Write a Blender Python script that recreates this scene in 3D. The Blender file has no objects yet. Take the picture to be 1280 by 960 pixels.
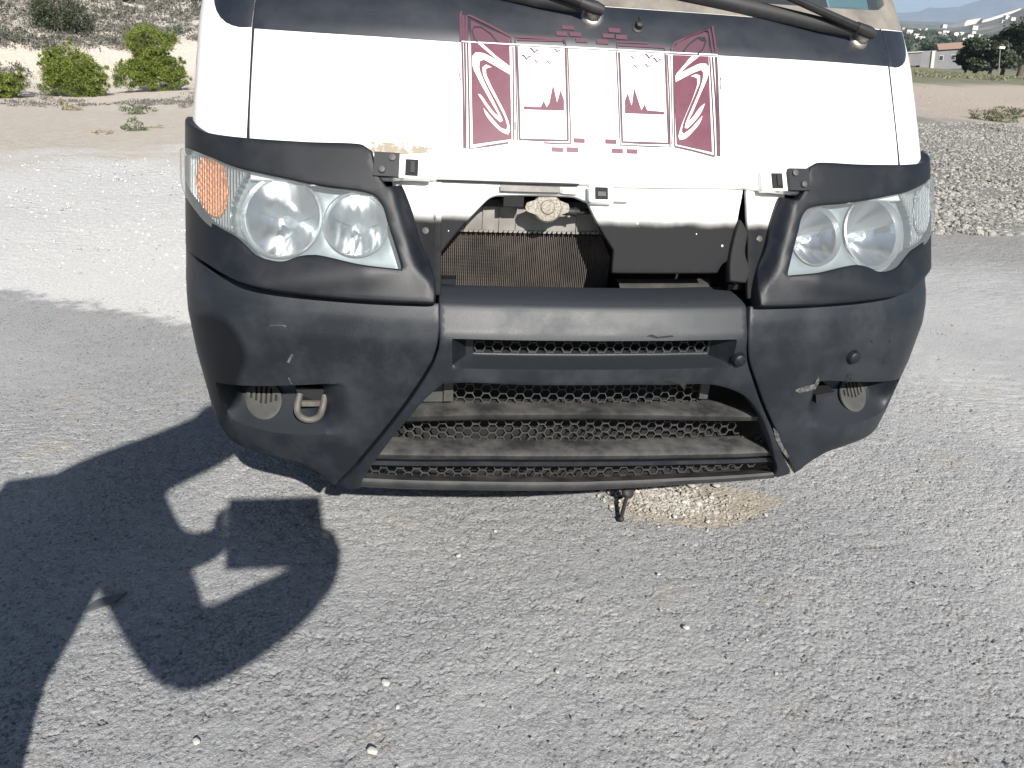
import bpy, bmesh, math, random
import numpy as np
from mathutils import Vector, Matrix, Quaternion
from mathutils.geometry import delaunay_2d_cdt

# ------------------------------------------------------------------ camera, sky, sun, exposure
SC = bpy.context.scene
COL = SC.collection
YAW, PITCH, ROLL = math.radians(10.067), math.radians(23.926), math.radians(3.7385)
fw = Vector((math.sin(YAW)*math.cos(PITCH), math.cos(YAW)*math.cos(PITCH), -math.sin(PITCH)))
rt = Vector((math.cos(YAW), -math.sin(YAW), 0))
up = rt.cross(fw)
rt, up = rt*math.cos(ROLL)+up*math.sin(ROLL), -rt*math.sin(ROLL)+up*math.cos(ROLL)
cam = bpy.data.cameras.new('camera')
cam.sensor_width = 36.0
cam.lens = 1001.64/1280*36
cam.clip_start = 0.02
cam.clip_end = 40000
camera = bpy.data.objects.new('camera', cam)
COL.objects.link(camera)
m = Matrix((rt, up, -fw)).transposed().to_4x4()
m.translation = Vector((-0.4712, -1.6461, 1.3217))
camera.matrix_world = m
SC.camera = camera

SUN_DIR = Vector((0.134, -0.824, 0.550)).normalized()      # towards the sun: behind the viewer, a little to the right
world = bpy.data.worlds.new('World')
SC.world = world
world.use_nodes = True
wn = world.node_tree
sky = wn.nodes.new('ShaderNodeTexSky')
sky.sky_type = 'NISHITA'
sky.sun_disc = False
sky.sun_elevation = math.asin(SUN_DIR.z)
sky.sun_rotation = math.atan2(SUN_DIR.x, SUN_DIR.y)
sky.air_density = 1.0
sky.dust_density = 0.6
wn.nodes['Background'].inputs['Strength'].default_value = 0.05
wn.links.new(sky.outputs['Color'], wn.nodes['Background'].inputs['Color'])
sl = bpy.data.lights.new('sun', 'SUN')
sl.energy = 5.0
sl.angle = math.radians(0.53)
sl.color = (1.0, 0.96, 0.9)
sun = bpy.data.objects.new('sun', sl)
sun.rotation_euler = SUN_DIR.to_track_quat('Z', 'Y').to_euler()
sun.location = (3, -8, 12)
COL.objects.link(sun)
vs = SC.view_settings
vs.view_transform = 'Standard'
vs.look = 'None'
vs.gamma = 1.0
vs.use_curve_mapping = False
vs.exposure = 0.9
SC.cycles.transparent_max_bounces = 16

random.seed(7)
RNG = np.random.default_rng(11)

# ------------------------------------------------------------------ materials
def pbr(name, col, rough=.5, metal=0, dust=None, bump=None, spec=.5, coat=0, vec='Object', settle=False):
    """dust: (scale, amount, colour, lo, hi)   bump: (scale, strength, distance)"""
    M = bpy.data.materials.new(name)
    M.use_nodes = True
    nt = M.node_tree
    b = nt.nodes['Principled BSDF']
    b.inputs['Base Color'].default_value = (*col, 1)
    b.inputs['Roughness'].default_value = rough
    b.inputs['Metallic'].default_value = metal
    b.inputs['Specular IOR Level'].default_value = spec
    if coat:
        b.inputs['Coat Weight'].default_value = coat
        b.inputs['Coat Roughness'].default_value = .08
    tc = nt.nodes.new('ShaderNodeTexCoord')
    if dust:
        n = nt.nodes.new('ShaderNodeTexNoise')
        n.inputs['Scale'].default_value = dust[0]
        n.inputs['Detail'].default_value = 8
        n.inputs['Roughness'].default_value = .65
        nt.links.new(tc.outputs[vec], n.inputs['Vector'])
        r = nt.nodes.new('ShaderNodeMapRange')
        r.inputs['From Min'].default_value = dust[3]
        r.inputs['From Max'].default_value = dust[4]
        r.inputs['To Max'].default_value = dust[1]
        nt.links.new(n.outputs['Fac'], r.inputs['Value'])
        if settle and settle != 'add':                                   # dust lies thicker on faces that look up
            gg = nt.nodes.new('ShaderNodeNewGeometry')
            sz_ = nt.nodes.new('ShaderNodeSeparateXYZ')
            nt.links.new(gg.outputs['True Normal'], sz_.inputs[0])
            ab = nt.nodes.new('ShaderNodeMath')
            ab.operation = 'ABSOLUTE'
            nt.links.new(sz_.outputs[2], ab.inputs[0])
            ml = nt.nodes.new('ShaderNodeMath')
            ml.operation = 'MULTIPLY'
            ml.use_clamp = True
            nt.links.new(ab.outputs[0], ml.inputs[0])
            ml.inputs[1].default_value = 1.5
            m2 = nt.nodes.new('ShaderNodeMath')
            m2.operation = 'MULTIPLY'
            nt.links.new(ml.outputs[0], m2.inputs[0])
            nt.links.new(r.outputs['Result'], m2.inputs[1])
            r = m2
        if settle == 'add':                          # extra dust on faces that look up
            gg = nt.nodes.new('ShaderNodeNewGeometry')
            sz_ = nt.nodes.new('ShaderNodeSeparateXYZ')
            nt.links.new(gg.outputs['True Normal'], sz_.inputs[0])
            mr_ = nt.nodes.new('ShaderNodeMapRange')
            mr_.inputs['From Min'].default_value = .30
            mr_.inputs['From Max'].default_value = .85
            mr_.inputs['To Max'].default_value = .5
            nt.links.new(sz_.outputs[2], mr_.inputs['Value'])
            m2 = nt.nodes.new('ShaderNodeMath')
            m2.operation = 'MAXIMUM'
            m2.use_clamp = True
            nt.links.new(mr_.outputs[0], m2.inputs[0])
            nt.links.new(r.outputs['Result'], m2.inputs[1])
            r = m2
        mx = nt.nodes.new('ShaderNodeMix')
        mx.data_type = 'RGBA'
        mx.inputs['A'].default_value = (*col, 1)
        mx.inputs['B'].default_value = (*dust[2], 1)
        nt.links.new(r.outputs[0], mx.inputs['Factor'])
        nt.links.new(mx.outputs['Result'], b.inputs['Base Color'])
        rr = nt.nodes.new('ShaderNodeMapRange')
        rr.inputs['To Min'].default_value = rough
        rr.inputs['To Max'].default_value = min(1, rough+.25)
        nt.links.new(r.outputs[0], rr.inputs['Value'])
        nt.links.new(rr.outputs['Result'], b.inputs['Roughness'])
    if bump:
        n = nt.nodes.new('ShaderNodeTexNoise')
        n.inputs['Scale'].default_value = bump[0]
        n.inputs['Detail'].default_value = 5
        nt.links.new(tc.outputs[vec], n.inputs['Vector'])
        bp = nt.nodes.new('ShaderNodeBump')
        bp.inputs['Strength'].default_value = bump[1]
        bp.inputs['Distance'].default_value = bump[2]
        nt.links.new(n.outputs['Fac'], bp.inputs['Height'])
        nt.links.new(bp.outputs['Normal'], b.inputs['Normal'])
    return M

DUSTY = (.20, .17, .13)
M_white = pbr('white_paint', (.76, .76, .75), .3, dust=(4.5, .45, (.50, .48, .43), .52, .80), coat=.5)
M_band = pbr('black_band_film', (.010, .013, .019), .42, dust=(9, .35, (.042, .045, .052), .4, .8), bump=(600, .05, .001))
M_plastic = pbr('black_textured_plastic', (.0050, .0065, .0095), .42, dust=(9, .45, (.022, .0235, .026), .45, .72), bump=(900, .28, .0012), spec=.34)
M_bump = pbr('faded_bumper_plastic', (.0075, .0100, .0140), .40, dust=(8, .6, (.030, .034, .040), .42, .70), bump=(700, .28, .0012), spec=.42, settle='add')
M_slat = pbr('dusty_slat_plastic', (.017, .018, .020), .6, dust=(13, .9, (.085, .081, .074), .38, .68), bump=(500, .15, .001), settle=True)
M_mesh = pbr('grille_mesh_plastic', (.035, .034, .033), .6, dust=(40, .7, (.080, .075, .068), .4, .7))
M_dark = pbr('black_plastic_and_gap_shade', (.006, .006, .007), .8)  # near-black for black parts and for shade drawn in gaps and holes
M_rubber = pbr('black_rubber', (.012, .012, .013), .6, dust=(20, .4, (.05, .047, .042), .45, .75))
M_cowl = pbr('dusty_screen_seal', (.20, .18, .155), .8, dust=(14, .8, (.10, .09, .08), .4, .7), bump=(200, .2, .002))
M_maroon = pbr('maroon_vinyl', (.098, .016, .036), .4, dust=(25, .35, (.14, .045, .065), .45, .8))
M_maroon_dim = pbr('thin_maroon_vinyl', (.075, .020, .038), .5, dust=(30, .4, (.05, .03, .045), .4, .8))
M_line = pbr('grey_maroon_vinyl_line', (.060, .018, .030), .45, dust=(60, .5, (.11, .06, .075), .45, .75))
M_white_film = pbr('white_vinyl', (.80, .80, .79), .3)
M_chrome = pbr('lamp_chrome', (.66, .67, .68), .20, 1)
M_bezel = pbr('silver_lamp_bezel', (.27, .31, .33), .42, .5, dust=(12, .5, (.20, .22, .22), .4, .8))
M_ring = pbr('lamp_ring', (.72, .74, .75), .22, .8)
M_steel = pbr('bare_steel', (.42, .40, .37), .38, .9, dust=(60, .7, (.20, .17, .13), .4, .7), bump=(120, .3, .001))
M_cap = pbr('worn_radiator_cap', (.20, .185, .155), .55, .3, dust=(260, .6, (.10, .085, .065), .42, .62), bump=(400, .25, .0006))
M_tank = pbr('grey_radiator_tank', (.23, .22, .205), .6, dust=(14, .8, (.12, .11, .095), .4, .7))
M_core = pbr('brown_radiator_core', (.042, .033, .028), .75, dust=(22, .85, (.028, .028, .030), .38, .62))
M_tube = pbr('radiator_tubes', (.092, .076, .065), .65, dust=(14, .85, (.045, .038, .034), .38, .62))
M_dirty = pbr('dirty_grey_plastic', (.038, .038, .037), .65, dust=(16, .8, (.075, .069, .058), .4, .7))
M_hook = pbr('dirty_hook_steel', (.085, .08, .073), .6, .2, dust=(40, .8, (.15, .135, .11), .4, .7))
M_screw = pbr('dull_screw', (.07, .07, .07), .6, .2)
M_tyre = pbr('tyre_rubber', (.02, .02, .02), .85, bump=(60, .3, .004))
M_scuff = pbr('pale_scuff', (.11, .105, .10), .7, dust=(110, 1.0, (.035, .037, .04), .44, .54))
M_rust = pbr('rust_chipped_primer', (.27, .235, .18), .8, dust=(45, .95, (.62, .60, .55), .50, .60))

def thin_glass(name, tint=(1, 1, 1), haze=.05, rough=.02, hazecol=(.7, .75, .75), ribs=0):
    M = bpy.data.materials.new(name)
    M.use_nodes = True
    nt = M.node_tree
    nt.nodes.remove(nt.nodes['Principled BSDF'])
    out = nt.nodes['Material Output']
    tr = nt.nodes.new('ShaderNodeBsdfTransparent')
    tr.inputs['Color'].default_value = (*tint, 1)
    gl = nt.nodes.new('ShaderNodeBsdfGlossy')
    gl.inputs['Roughness'].default_value = rough
    df = nt.nodes.new('ShaderNodeBsdfDiffuse')
    df.inputs['Color'].default_value = (*hazecol, 1)
    lw = nt.nodes.new('ShaderNodeLayerWeight')
    lw.inputs['Blend'].default_value = .5
    pw = nt.nodes.new('ShaderNodeMath')
    pw.operation = 'POWER'
    pw.inputs[1].default_value = 4
    nt.links.new(lw.outputs['Facing'], pw.inputs[0])
    fr = nt.nodes.new('ShaderNodeMath')
    fr.operation = 'MULTIPLY_ADD'
    fr.use_clamp = True
    nt.links.new(pw.outputs[0], fr.inputs[0])
    fr.inputs[1].default_value = .85
    fr.inputs[2].default_value = .045
    a = nt.nodes.new('ShaderNodeMixShader')
    a.inputs[0].default_value = haze
    nt.links.new(tr.outputs[0], a.inputs[1])
    nt.links.new(df.outputs[0], a.inputs[2])
    b = nt.nodes.new('ShaderNodeMixShader')
    nt.links.new(fr.outputs[0], b.inputs[0])
    nt.links.new(a.outputs[0], b.inputs[1])
    nt.links.new(gl.outputs[0], b.inputs[2])
    nt.links.new(b.outputs[0], out.inputs['Surface'])
    if ribs:
        uv = nt.nodes.new('ShaderNodeUVMap')
        w = nt.nodes.new('ShaderNodeTexWave')
        w.inputs['Scale'].default_value = ribs
        nt.links.new(uv.outputs[0], w.inputs['Vector'])
        bp = nt.nodes.new('ShaderNodeBump')
        bp.inputs['Strength'].default_value = .6
        bp.inputs['Distance'].default_value = .002
        nt.links.new(w.outputs['Fac'], bp.inputs['Height'])
        nt.links.new(bp.outputs[0], gl.inputs['Normal'])
        nt.links.new(bp.outputs[0], lw.inputs['Normal'])
    return M
M_lens = thin_glass('headlight_lens', (.90, .92, .92), .19, .06, (.36, .385, .385))
M_screen = thin_glass('windscreen_glass', (.55, .72, .70), .04, .01)

def ribbed(name, col, rough, metal, scale):
    M = pbr(name, col, rough, metal)
    nt = M.node_tree
    uv = nt.nodes.new('ShaderNodeUVMap')
    w = nt.nodes.new('ShaderNodeTexWave')
    w.inputs['Scale'].default_value = scale
    w.inputs['Distortion'].default_value = .3
    nt.links.new(uv.outputs[0], w.inputs['Vector'])
    bp = nt.nodes.new('ShaderNodeBump')
    bp.inputs['Strength'].default_value = .9
    bp.inputs['Distance'].default_value = .004
    nt.links.new(w.outputs['Fac'], bp.inputs['Height'])
    nt.links.new(bp.outputs[0], nt.nodes['Principled BSDF'].inputs['Normal'])
    return M
M_amber = ribbed('amber_indicator', (.46, .15, .035), .25, .3, 45)
M_ribclear = ribbed('clear_indicator', (.17, .18, .185), .3, .5, 45)

def overspray(name, z0):
    """white paint with black paint sprayed over its lower part (soft edge), chipped"""
    M = pbr(name, (.8, .8, .79), .7, spec=.15)
    nt = M.node_tree
    b = nt.nodes['Principled BSDF']
    uv = nt.nodes.new('ShaderNodeUVMap')
    sx = nt.nodes.new('ShaderNodeSeparateXYZ')
    nt.links.new(uv.outputs[0], sx.inputs[0])
    n = nt.nodes.new('ShaderNodeTexNoise')
    n.inputs['Scale'].default_value = 14
    n.inputs['Detail'].default_value = 6
    nt.links.new(uv.outputs[0], n.inputs['Vector'])
    ad = nt.nodes.new('ShaderNodeMath')
    ad.operation = 'MULTIPLY_ADD'
    nt.links.new(n.outputs['Fac'], ad.inputs[0])
    ad.inputs[1].default_value = .018
    nt.links.new(sx.outputs['Y'], ad.inputs[2])
    r = nt.nodes.new('ShaderNodeMapRange')
    r.interpolation_type = 'SMOOTHSTEP'
    r.inputs['From Min'].default_value = z0-.006
    r.inputs['From Max'].default_value = z0+.024
    nt.links.new(ad.outputs[0], r.inputs['Value'])
    v = nt.nodes.new('ShaderNodeTexVoronoi')
    v.inputs['Scale'].default_value = 34
    nt.links.new(uv.outputs[0], v.inputs['Vector'])
    c = nt.nodes.new('ShaderNodeMath')
    c.operation = 'LESS_THAN'
    nt.links.new(v.outputs['Distance'], c.inputs[0])
    sel = nt.nodes.new('ShaderNodeMath')
    sel.operation = 'MULTIPLY'
    sc = nt.nodes.new('ShaderNodeSeparateColor')
    nt.links.new(v.outputs['Color'], sc.inputs[0])
    pw = nt.nodes.new('ShaderNodeMath')
    pw.operation = 'POWER'
    pw.inputs[1].default_value = 3
    nt.links.new(sc.outputs['Red'], pw.inputs[0])
    nt.links.new(pw.outputs[0], sel.inputs[0])
    sel.inputs[1].default_value = .19
    nt.links.new(sel.outputs[0], c.inputs[1])
    mxx = nt.nodes.new('ShaderNodeMath')
    mxx.operation = 'MAXIMUM'
    nt.links.new(r.outputs['Result'], mxx.inputs[0])
    nt.links.new(c.outputs[0], mxx.inputs[1])
    mx = nt.nodes.new('ShaderNodeMix')
    mx.data_type = 'RGBA'
    mx.inputs['A'].default_value = (.013, .0135, .015, 1)
    mx.inputs['B'].default_value = (.74, .73, .70, 1)
    nt.links.new(mxx.outputs[0], mx.inputs['Factor'])
    nt.links.new(mx.outputs['Result'], b.inputs['Base Color'])
    return M
M_panel = overspray('oversprayed_front_panel', .958)
M_column = overspray('oversprayed_column', .952)

# ------------------------------------------------------------------ mesh helpers
def link(name, V, Fc, mat, parent=None, smooth=True, uv=None):
    me = bpy.data.meshes.new(name)
    me.from_pydata([tuple(map(float, v)) for v in V], [], [tuple(map(int, f)) for f in Fc])
    if mat:
        me.materials.append(mat)
    if smooth:
        me.polygons.foreach_set('use_smooth', [True]*len(me.polygons))
    if uv is not None:
        l = me.uv_layers.new(name='UVMap')
        idx = np.zeros(len(me.loops), dtype=np.int32)
        me.loops.foreach_get('vertex_index', idx)
        l.data.foreach_set('uv', np.asarray(uv, dtype=np.float32)[idx].ravel())
    me.update()
    if smooth:
        me.set_sharp_from_angle(angle=math.radians(52))
    o = bpy.data.objects.new(name, me)
    COL.objects.link(o)
    if parent:
        o.parent = parent
    return o

def empty(name, loc=(0, 0, 0), parent=None):
    o = bpy.data.objects.new(name, None)
    o.location = loc
    COL.objects.link(o)
    if parent:
        o.parent = parent
    return o

def tag(o, label=None, cat=None, group=None, kind=None):
    for k, v in (('label', label), ('category', cat), ('group', group), ('kind', kind)):
        if v:
            o[k] = v
    return o

class MB:
    """collects simple shapes into one mesh"""
    def __init__(s):
        s.V, s.F = [], []
    def add(s, V, Fc):
        n = len(s.V)
        s.V += [tuple(v) for v in V]
        s.F += [tuple(i+n for i in f) for f in Fc]
        return s
    def box(s, c, d, R=None):
        c = Vector(c)
        P = []
        for x in (-.5, .5):
            for y in (-.5, .5):
                for z in (-.5, .5):
                    v = Vector((x*d[0], y*d[1], z*d[2]))
                    P.append(c+(R @ v if R else v))
        return s.add(P, [(0, 1, 3, 2), (4, 6, 7, 5), (0, 4, 5, 1), (2, 3, 7, 6), (0, 2, 6, 4), (1, 5, 7, 3)])
    def tube(s, pts, rad, n=8, caps=True, flat=1):
        pts = [Vector(p) for p in pts]
        rads = rad if isinstance(rad, (list, tuple)) else [rad]*len(pts)
        V, Fc = [], []
        ref = None
        for i, p in enumerate(pts):
            a = pts[max(i-1, 0)]
            b = pts[min(i+1, len(pts)-1)]
            t = (b-a).normalized()
            if ref is None:
                ref = Vector((0, 0, 1)) if abs(t.z) < .9 else Vector((1, 0, 0))
            e1 = (ref-t*ref.dot(t)).normalized()
            ref = e1
            e2 = t.cross(e1)
            for k in range(n):
                w = 2*math.pi*k/n
                V.append(p+e1*math.cos(w)*rads[i]*flat+e2*math.sin(w)*rads[i])
        for i in range(len(pts)-1):
            for k in range(n):
                Fc.append((i*n+k, i*n+(k+1) % n, (i+1)*n+(k+1) % n, (i+1)*n+k))
        if caps:
            Fc.append(tuple(range(n-1, -1, -1)))
            Fc.append(tuple((len(pts)-1)*n+k for k in range(n)))
        return s.add(V, Fc)
    def revolve(s, prof, o, axis, n=32, fl=None):
        """prof: (radius, height along axis)"""
        axis = Vector(axis).normalized()
        ref = Vector((0, 0, 1)) if abs(axis.z) < .9 else Vector((1, 0, 0))
        e1 = (ref-axis*ref.dot(axis)).normalized()
        e2 = axis.cross(e1)
        V, Fc = [], []
        o = Vector(o)
        for (r, h) in prof:
            for k in range(n):
                w = 2*math.pi*k/n
                V.append(o+(e1*math.cos(w)+e2*math.sin(w))*r+axis*(h+(fl(r, w) if fl else 0)))
        for i in range(len(prof)-1):
            for k in range(n):
                Fc.append((i*n+k, i*n+(k+1) % n, (i+1)*n+(k+1) % n, (i+1)*n+k))
        return s.add(V, Fc)
    def build(s, name, mat, parent=None, smooth=False):
        return link(name, s.V, s.F, mat, parent, smooth)

# the van's skins: a horizontal section (u = distance along it from the centre line) swept over a side profile
SEC = np.array([(0,0),(.2,.005),(.4,.020),(.55,.040),(.68,.063),(.76,.085),(.83,.118),(.875,.160),(.9,.215),(.908,.30),(.91,.45),(.91,.8),(.91,1.4)])
def catmull(P, n=24):
    P = np.vstack([2*P[0]-P[1], P, 2*P[-1]-P[-2]])
    out = []
    for i in range(1, len(P)-2):
        p0, p1, p2, p3 = P[i-1:i+3]
        t1 = np.linalg.norm(p1-p0)**.5
        t2 = t1+np.linalg.norm(p2-p1)**.5
        t3 = t2+np.linalg.norm(p3-p2)**.5
        for t in np.linspace(t1, t2, n, endpoint=False):
            a1 = (t1-t)/t1*p0+t/t1*p1
            a2 = (t2-t)/(t2-t1)*p1+(t-t1)/(t2-t1)*p2
            a3 = (t3-t)/(t3-t2)*p2+(t-t2)/(t3-t2)*p3
            b1 = (t2-t)/t2*a1+t/t2*a2
            b2 = (t3-t)/(t3-t1)*a2+(t-t1)/(t3-t1)*a3
            out.append((t2-t)/(t2-t1)*b1+(t-t1)/(t2-t1)*b2)
    out.append(P[-2])
    return np.array(out)
_S = catmull(SEC)
_L = np.concatenate([[0], np.cumsum(np.linalg.norm(np.diff(_S, axis=0), axis=1))])
class Surf:
    def __init__(s, prof, width):
        p = np.array(prof)
        zz = np.linspace(p[0, 0], p[-1, 0], 240)
        yy = np.interp(zz, p[:, 0], p[:, 1])
        k = 5 if p[-1, 0] > .85 else 2              # round the profile's corners
        yp = np.pad(yy, k, mode='reflect', reflect_type='odd')
        s.z, s.y = zz, np.convolve(yp, np.ones(2*k+1)/(2*k+1), 'valid')
        s.w = np.array(width)
    def __call__(s, u, z):
        u = np.asarray(u, float)
        z = np.asarray(z, float)
        a = np.abs(u)
        x = np.sign(u)*np.interp(a, _L, _S[:, 0])
        y = np.interp(a, _L, _S[:, 1])
        t = np.clip((u-.5)/.35, 0, 1)
        x = x*(1+.013*t*t*(3-2*t))
        k = np.interp(z, s.w[:, 0], s.w[:, 1])/.91
        return np.stack([x*k, y+np.interp(z, s.z, s.y), z], -1)
    def normal(s, u, z):
        e = 2e-3
        n = np.cross(s(u+e, z)-s(u-e, z), s(u, z+e)-s(u, z-e))
        return n/np.linalg.norm(n, axis=-1, keepdims=True)
    def frame(s, u, z, off=0):
        p = s(u, z)
        n = s.normal(np.array(u), np.array(z))
        a = s(u+.002, z)-s(u-.002, z)
        a = a/np.linalg.norm(a)
        return Vector(p+n*off), Vector(n), Vector(a), Vector(np.cross(n, a))
BODY = Surf([(.6,.045-.4*.4),(.9,.0),(1.0,.045),(1.1,.10),(1.3,.215),(1.5,.36),(1.9,.70)],[(.6,.9),(1.0,.9),(1.3,.885),(1.9,.80)])
LAMP = Surf([(.70,-.095),(.78,-.068),(.85,-.036),(.95,.008),(1.03,.045),(1.12,.09)],[(.7,.92),(1.1,.92)])
BUMP = Surf([(.26,-.005),(.30,-.022),(.36,-.040),(.45,-.052),(.6,-.06),(.70,-.06),(.722,-.054),(.735,-.046),(.776,-.024),(.783,-.012),(.79,.012),(.80,.05)],[(.26,.81),(.32,.852),(.4,.876),(.5,.889),(.6,.903),(.7,.915),(.8,.915)])
def flat(y):
    return Surf([(.1, y), (1.4, y)], [(.1, .91), (1.4, .91)])

def area2(P):
    P = np.array(P)
    x, y = P[:, 0], P[:, 1]
    return np.sum(x*np.roll(y, -1)-np.roll(x, -1)*y)
def inside(P, Q):
    """points Q inside polygon P"""
    P = np.asarray(P)
    Q = np.asarray(Q)
    r = np.zeros(len(Q), bool)
    for (ax, ay), (bx, by) in zip(P, np.roll(P, -1, axis=0)):
        c = (ay > Q[:, 1]) != (by > Q[:, 1])
        with np.errstate(divide='ignore', invalid='ignore'):
            r ^= c & (Q[:, 0] < (bx-ax)*(Q[:, 1]-ay)/(by-ay+1e-30)+ax)
    return r
def rounded(P, h=.008, ang=38):
    """closed outline through P, smooth except at sharp corners"""
    P = [np.array(p, float) for p in P]
    n = len(P)
    T, corner = [], []
    for i in range(n):
        a, b = P[i]-P[i-1], P[(i+1) % n]-P[i]
        la, lb = np.linalg.norm(a)+1e-9, np.linalg.norm(b)+1e-9
        cosv = np.clip(a@b/(la*lb), -1, 1)
        corner.append(math.degrees(math.acos(cosv)) > ang)
        t = a/la*lb+b/lb*la
        T.append(t/(np.linalg.norm(t)+1e-9))
    out = []
    for i in range(n):
        j = (i+1) % n
        d = P[j]-P[i]
        L = np.linalg.norm(d)
        Lp, Ln = np.linalg.norm(P[i]-P[i-1]), np.linalg.norm(P[(j+1) % n]-P[j])
        t0 = d if corner[i] else T[i]*min(L, 1.6*Lp)
        t1 = d if corner[j] else T[j]*min(L, 1.6*Ln)
        k = max(1, int(round(L/h)))
        for s in range(k):
            s /= k
            out.append((2*s**3-3*s**2+1)*P[i]+(s**3-2*s**2+s)*t0+(-2*s**3+3*s**2)*P[j]+(s**3-s**2)*t1)
    return np.array(out)
def resample(P, h):
    P = [np.array(p, float) for p in P]
    out = []
    for i in range(len(P)):
        a, b = P[i], P[(i+1) % len(P)]
        k = max(1, int(round(np.linalg.norm(b-a)/h)))
        out += [a+(b-a)*s/k for s in range(k)]
    return np.array(out)
def seg_dist(Q, P):
    d = np.full(len(Q), 1e9)
    for a, b in zip(P, np.roll(P, -1, axis=0)):
        ab = b-a
        t = np.clip(((Q-a)@ab)/(ab@ab+1e-12), 0, 1)
        d = np.minimum(d, np.linalg.norm(Q-a-t[:, None]*ab, axis=1))
    return d

def patch(name, S, outline, mat, parent, holes=(), h=.02, th=.006, off=0., r=.002, disp=None, extra=(), curve=True, link_it=True, warp=None):
    """a panel cut from skin S: outline and holes in (u, z); gets thickness th and a rolled edge of radius r"""
    loops = []
    for k, L in enumerate([outline, *holes]):
        L = rounded(L, h*.8) if curve else resample(L, h*.8)
        if (area2(L) > 0) == (k > 0):
            L = L[::-1]
        loops.append(L)
    lo, hi = loops[0].min(0), loops[0].max(0)
    gx = np.arange(lo[0], hi[0], h)
    gz = np.arange(lo[1], hi[1], h*.87)
    G = np.array([(x+(h/2 if j % 2 else 0), z) for j, z in enumerate(gz) for x in gx]).reshape(-1, 2)
    keep = inside(loops[0], G)
    for L in loops[1:]:
        keep &= ~inside(L, G)
    for L in loops:
        keep &= seg_dist(G, L) > h*.45
    G = G[keep]
    V, E = [], []
    for L in loops:
        n = len(V)
        V += list(L)
        E += [(n+i, n+(i+1) % len(L)) for i in range(len(L))]
    for L in extra:
        L = np.array(L)
        n = len(V)
        V += list(L)
        E += [(n+i, n+i+1) for i in range(len(L)-1)]
        if len(G):
            G = G[np.min(np.linalg.norm(G[:, None, :]-L[None], axis=2), axis=1) > h*.4]
    V += list(G)
    vo, eo, fo, *_ = delaunay_2d_cdt([Vector((v[0], v[1])) for v in V], E, [], 0, 1e-6)
    Q = np.array([(v.x, v.y) for v in vo])
    T = np.array([f for f in fo if len(f) == 3])
    c = Q[T].mean(1)
    ok = inside(loops[0], c)
    for L in loops[1:]:
        ok &= ~inside(L, c)
    T = T[ok]
    ar = (Q[T[:, 1], 0]-Q[T[:, 0], 0])*(Q[T[:, 2], 1]-Q[T[:, 0], 1])-(Q[T[:, 2], 0]-Q[T[:, 0], 0])*(Q[T[:, 1], 1]-Q[T[:, 0], 1])
    T[ar < 0] = T[ar < 0][:, ::-1]
    N = S.normal(Q[:, 0], Q[:, 1])
    P = S(Q[:, 0], Q[:, 1])+N*off
    if disp is not None:
        P[:, 1] += disp(Q[:, 0], Q[:, 1])
    if warp is not None:
        P = warp(P)
    # edge ring
    cnt = {}
    for t in T:
        for a, b in ((t[0], t[1]), (t[1], t[2]), (t[2], t[0])):
            cnt[(a, b)] = 1
    B = [(a, b) for (a, b) in cnt if (b, a) not in cnt]
    out = {}
    for a, b in B:
        t = P[b]-P[a]
        o = np.cross(t, N[a])
        o = o/(np.linalg.norm(o)+1e-12)
        out[a] = out.get(a, 0)+o
        out[b] = out.get(b, 0)+o
    Vx = list(P)
    U = list(Q)
    Fc = [tuple(t) for t in T]
    rings = [{a: a for a in out}]
    steps = [(r*.7, r*.3), (r, r), (r, max(th, r*1.01))] if r > 0 else [(0, th)]
    for (o_, b_) in steps:
        d = {}
        for a, v in out.items():
            v = v/(np.linalg.norm(v)+1e-12)
            d[a] = len(Vx)
            Vx.append(P[a]+v*o_-N[a]*b_)
            U.append(Q[a])
        rings.append(d)
    for i in range(len(rings)-1):
        for a, b in B:
            Fc.append((rings[i+1][a], rings[i+1][b], rings[i][b], rings[i][a]))
    if not link_it:
        return Vx, Fc
    return link(name, Vx, Fc, mat, parent, True, U)

def multi_patch(name, S, outlines, mat, parent, h=.02, off=.001, th=.0008, curve=False):
    for L in outlines:
        patch(name, S, L, mat, parent, h=h, off=off, th=th, r=0, curve=curve)

def ribbon(P, w):
    """outline of a polyline of width w in (u, z)"""
    P = np.array(P, float)
    d = np.gradient(P, axis=0)
    d /= np.linalg.norm(d, axis=1, keepdims=True)
    n = np.stack([-d[:, 1], d[:, 0]], 1)*w*.65
    return [tuple(p) for p in np.vstack([P+n, (P-n)[::-1]])]

def loft(name, lines, mat, parent, n=40, close=True, smooth=True):
    """lines: (surface, [(u, z), ...]) edge lines running left to right; skinned one to the next"""
    rows = []
    for S, L in lines:
        L = np.array(L, float)
        t = np.concatenate([[0], np.cumsum(np.linalg.norm(np.diff(L, axis=0), axis=1))])
        s = np.linspace(0, t[-1], n)
        rows.append(S(np.interp(s, t, L[:, 0]), np.interp(s, t, L[:, 1])))
    k = len(rows)
    V = np.concatenate(rows)
    Fc = []
    for i in range(k if close else k-1):
        j = (i+1) % k
        for a in range(n-1):
            Fc.append((i*n+a, j*n+a, j*n+a+1, i*n+a+1))
    if close:
        Fc.append(tuple(i*n for i in range(k)))
        Fc.append(tuple(i*n+n-1 for i in range(k-1, -1, -1)))
    return link(name, V, Fc, mat, parent, smooth)

# ------------------------------------------------------------------ the van
van = tag(empty('van'), 'white van seen from the front, grille panel missing, black bumper and maroon shutter decals', 'van')

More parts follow.
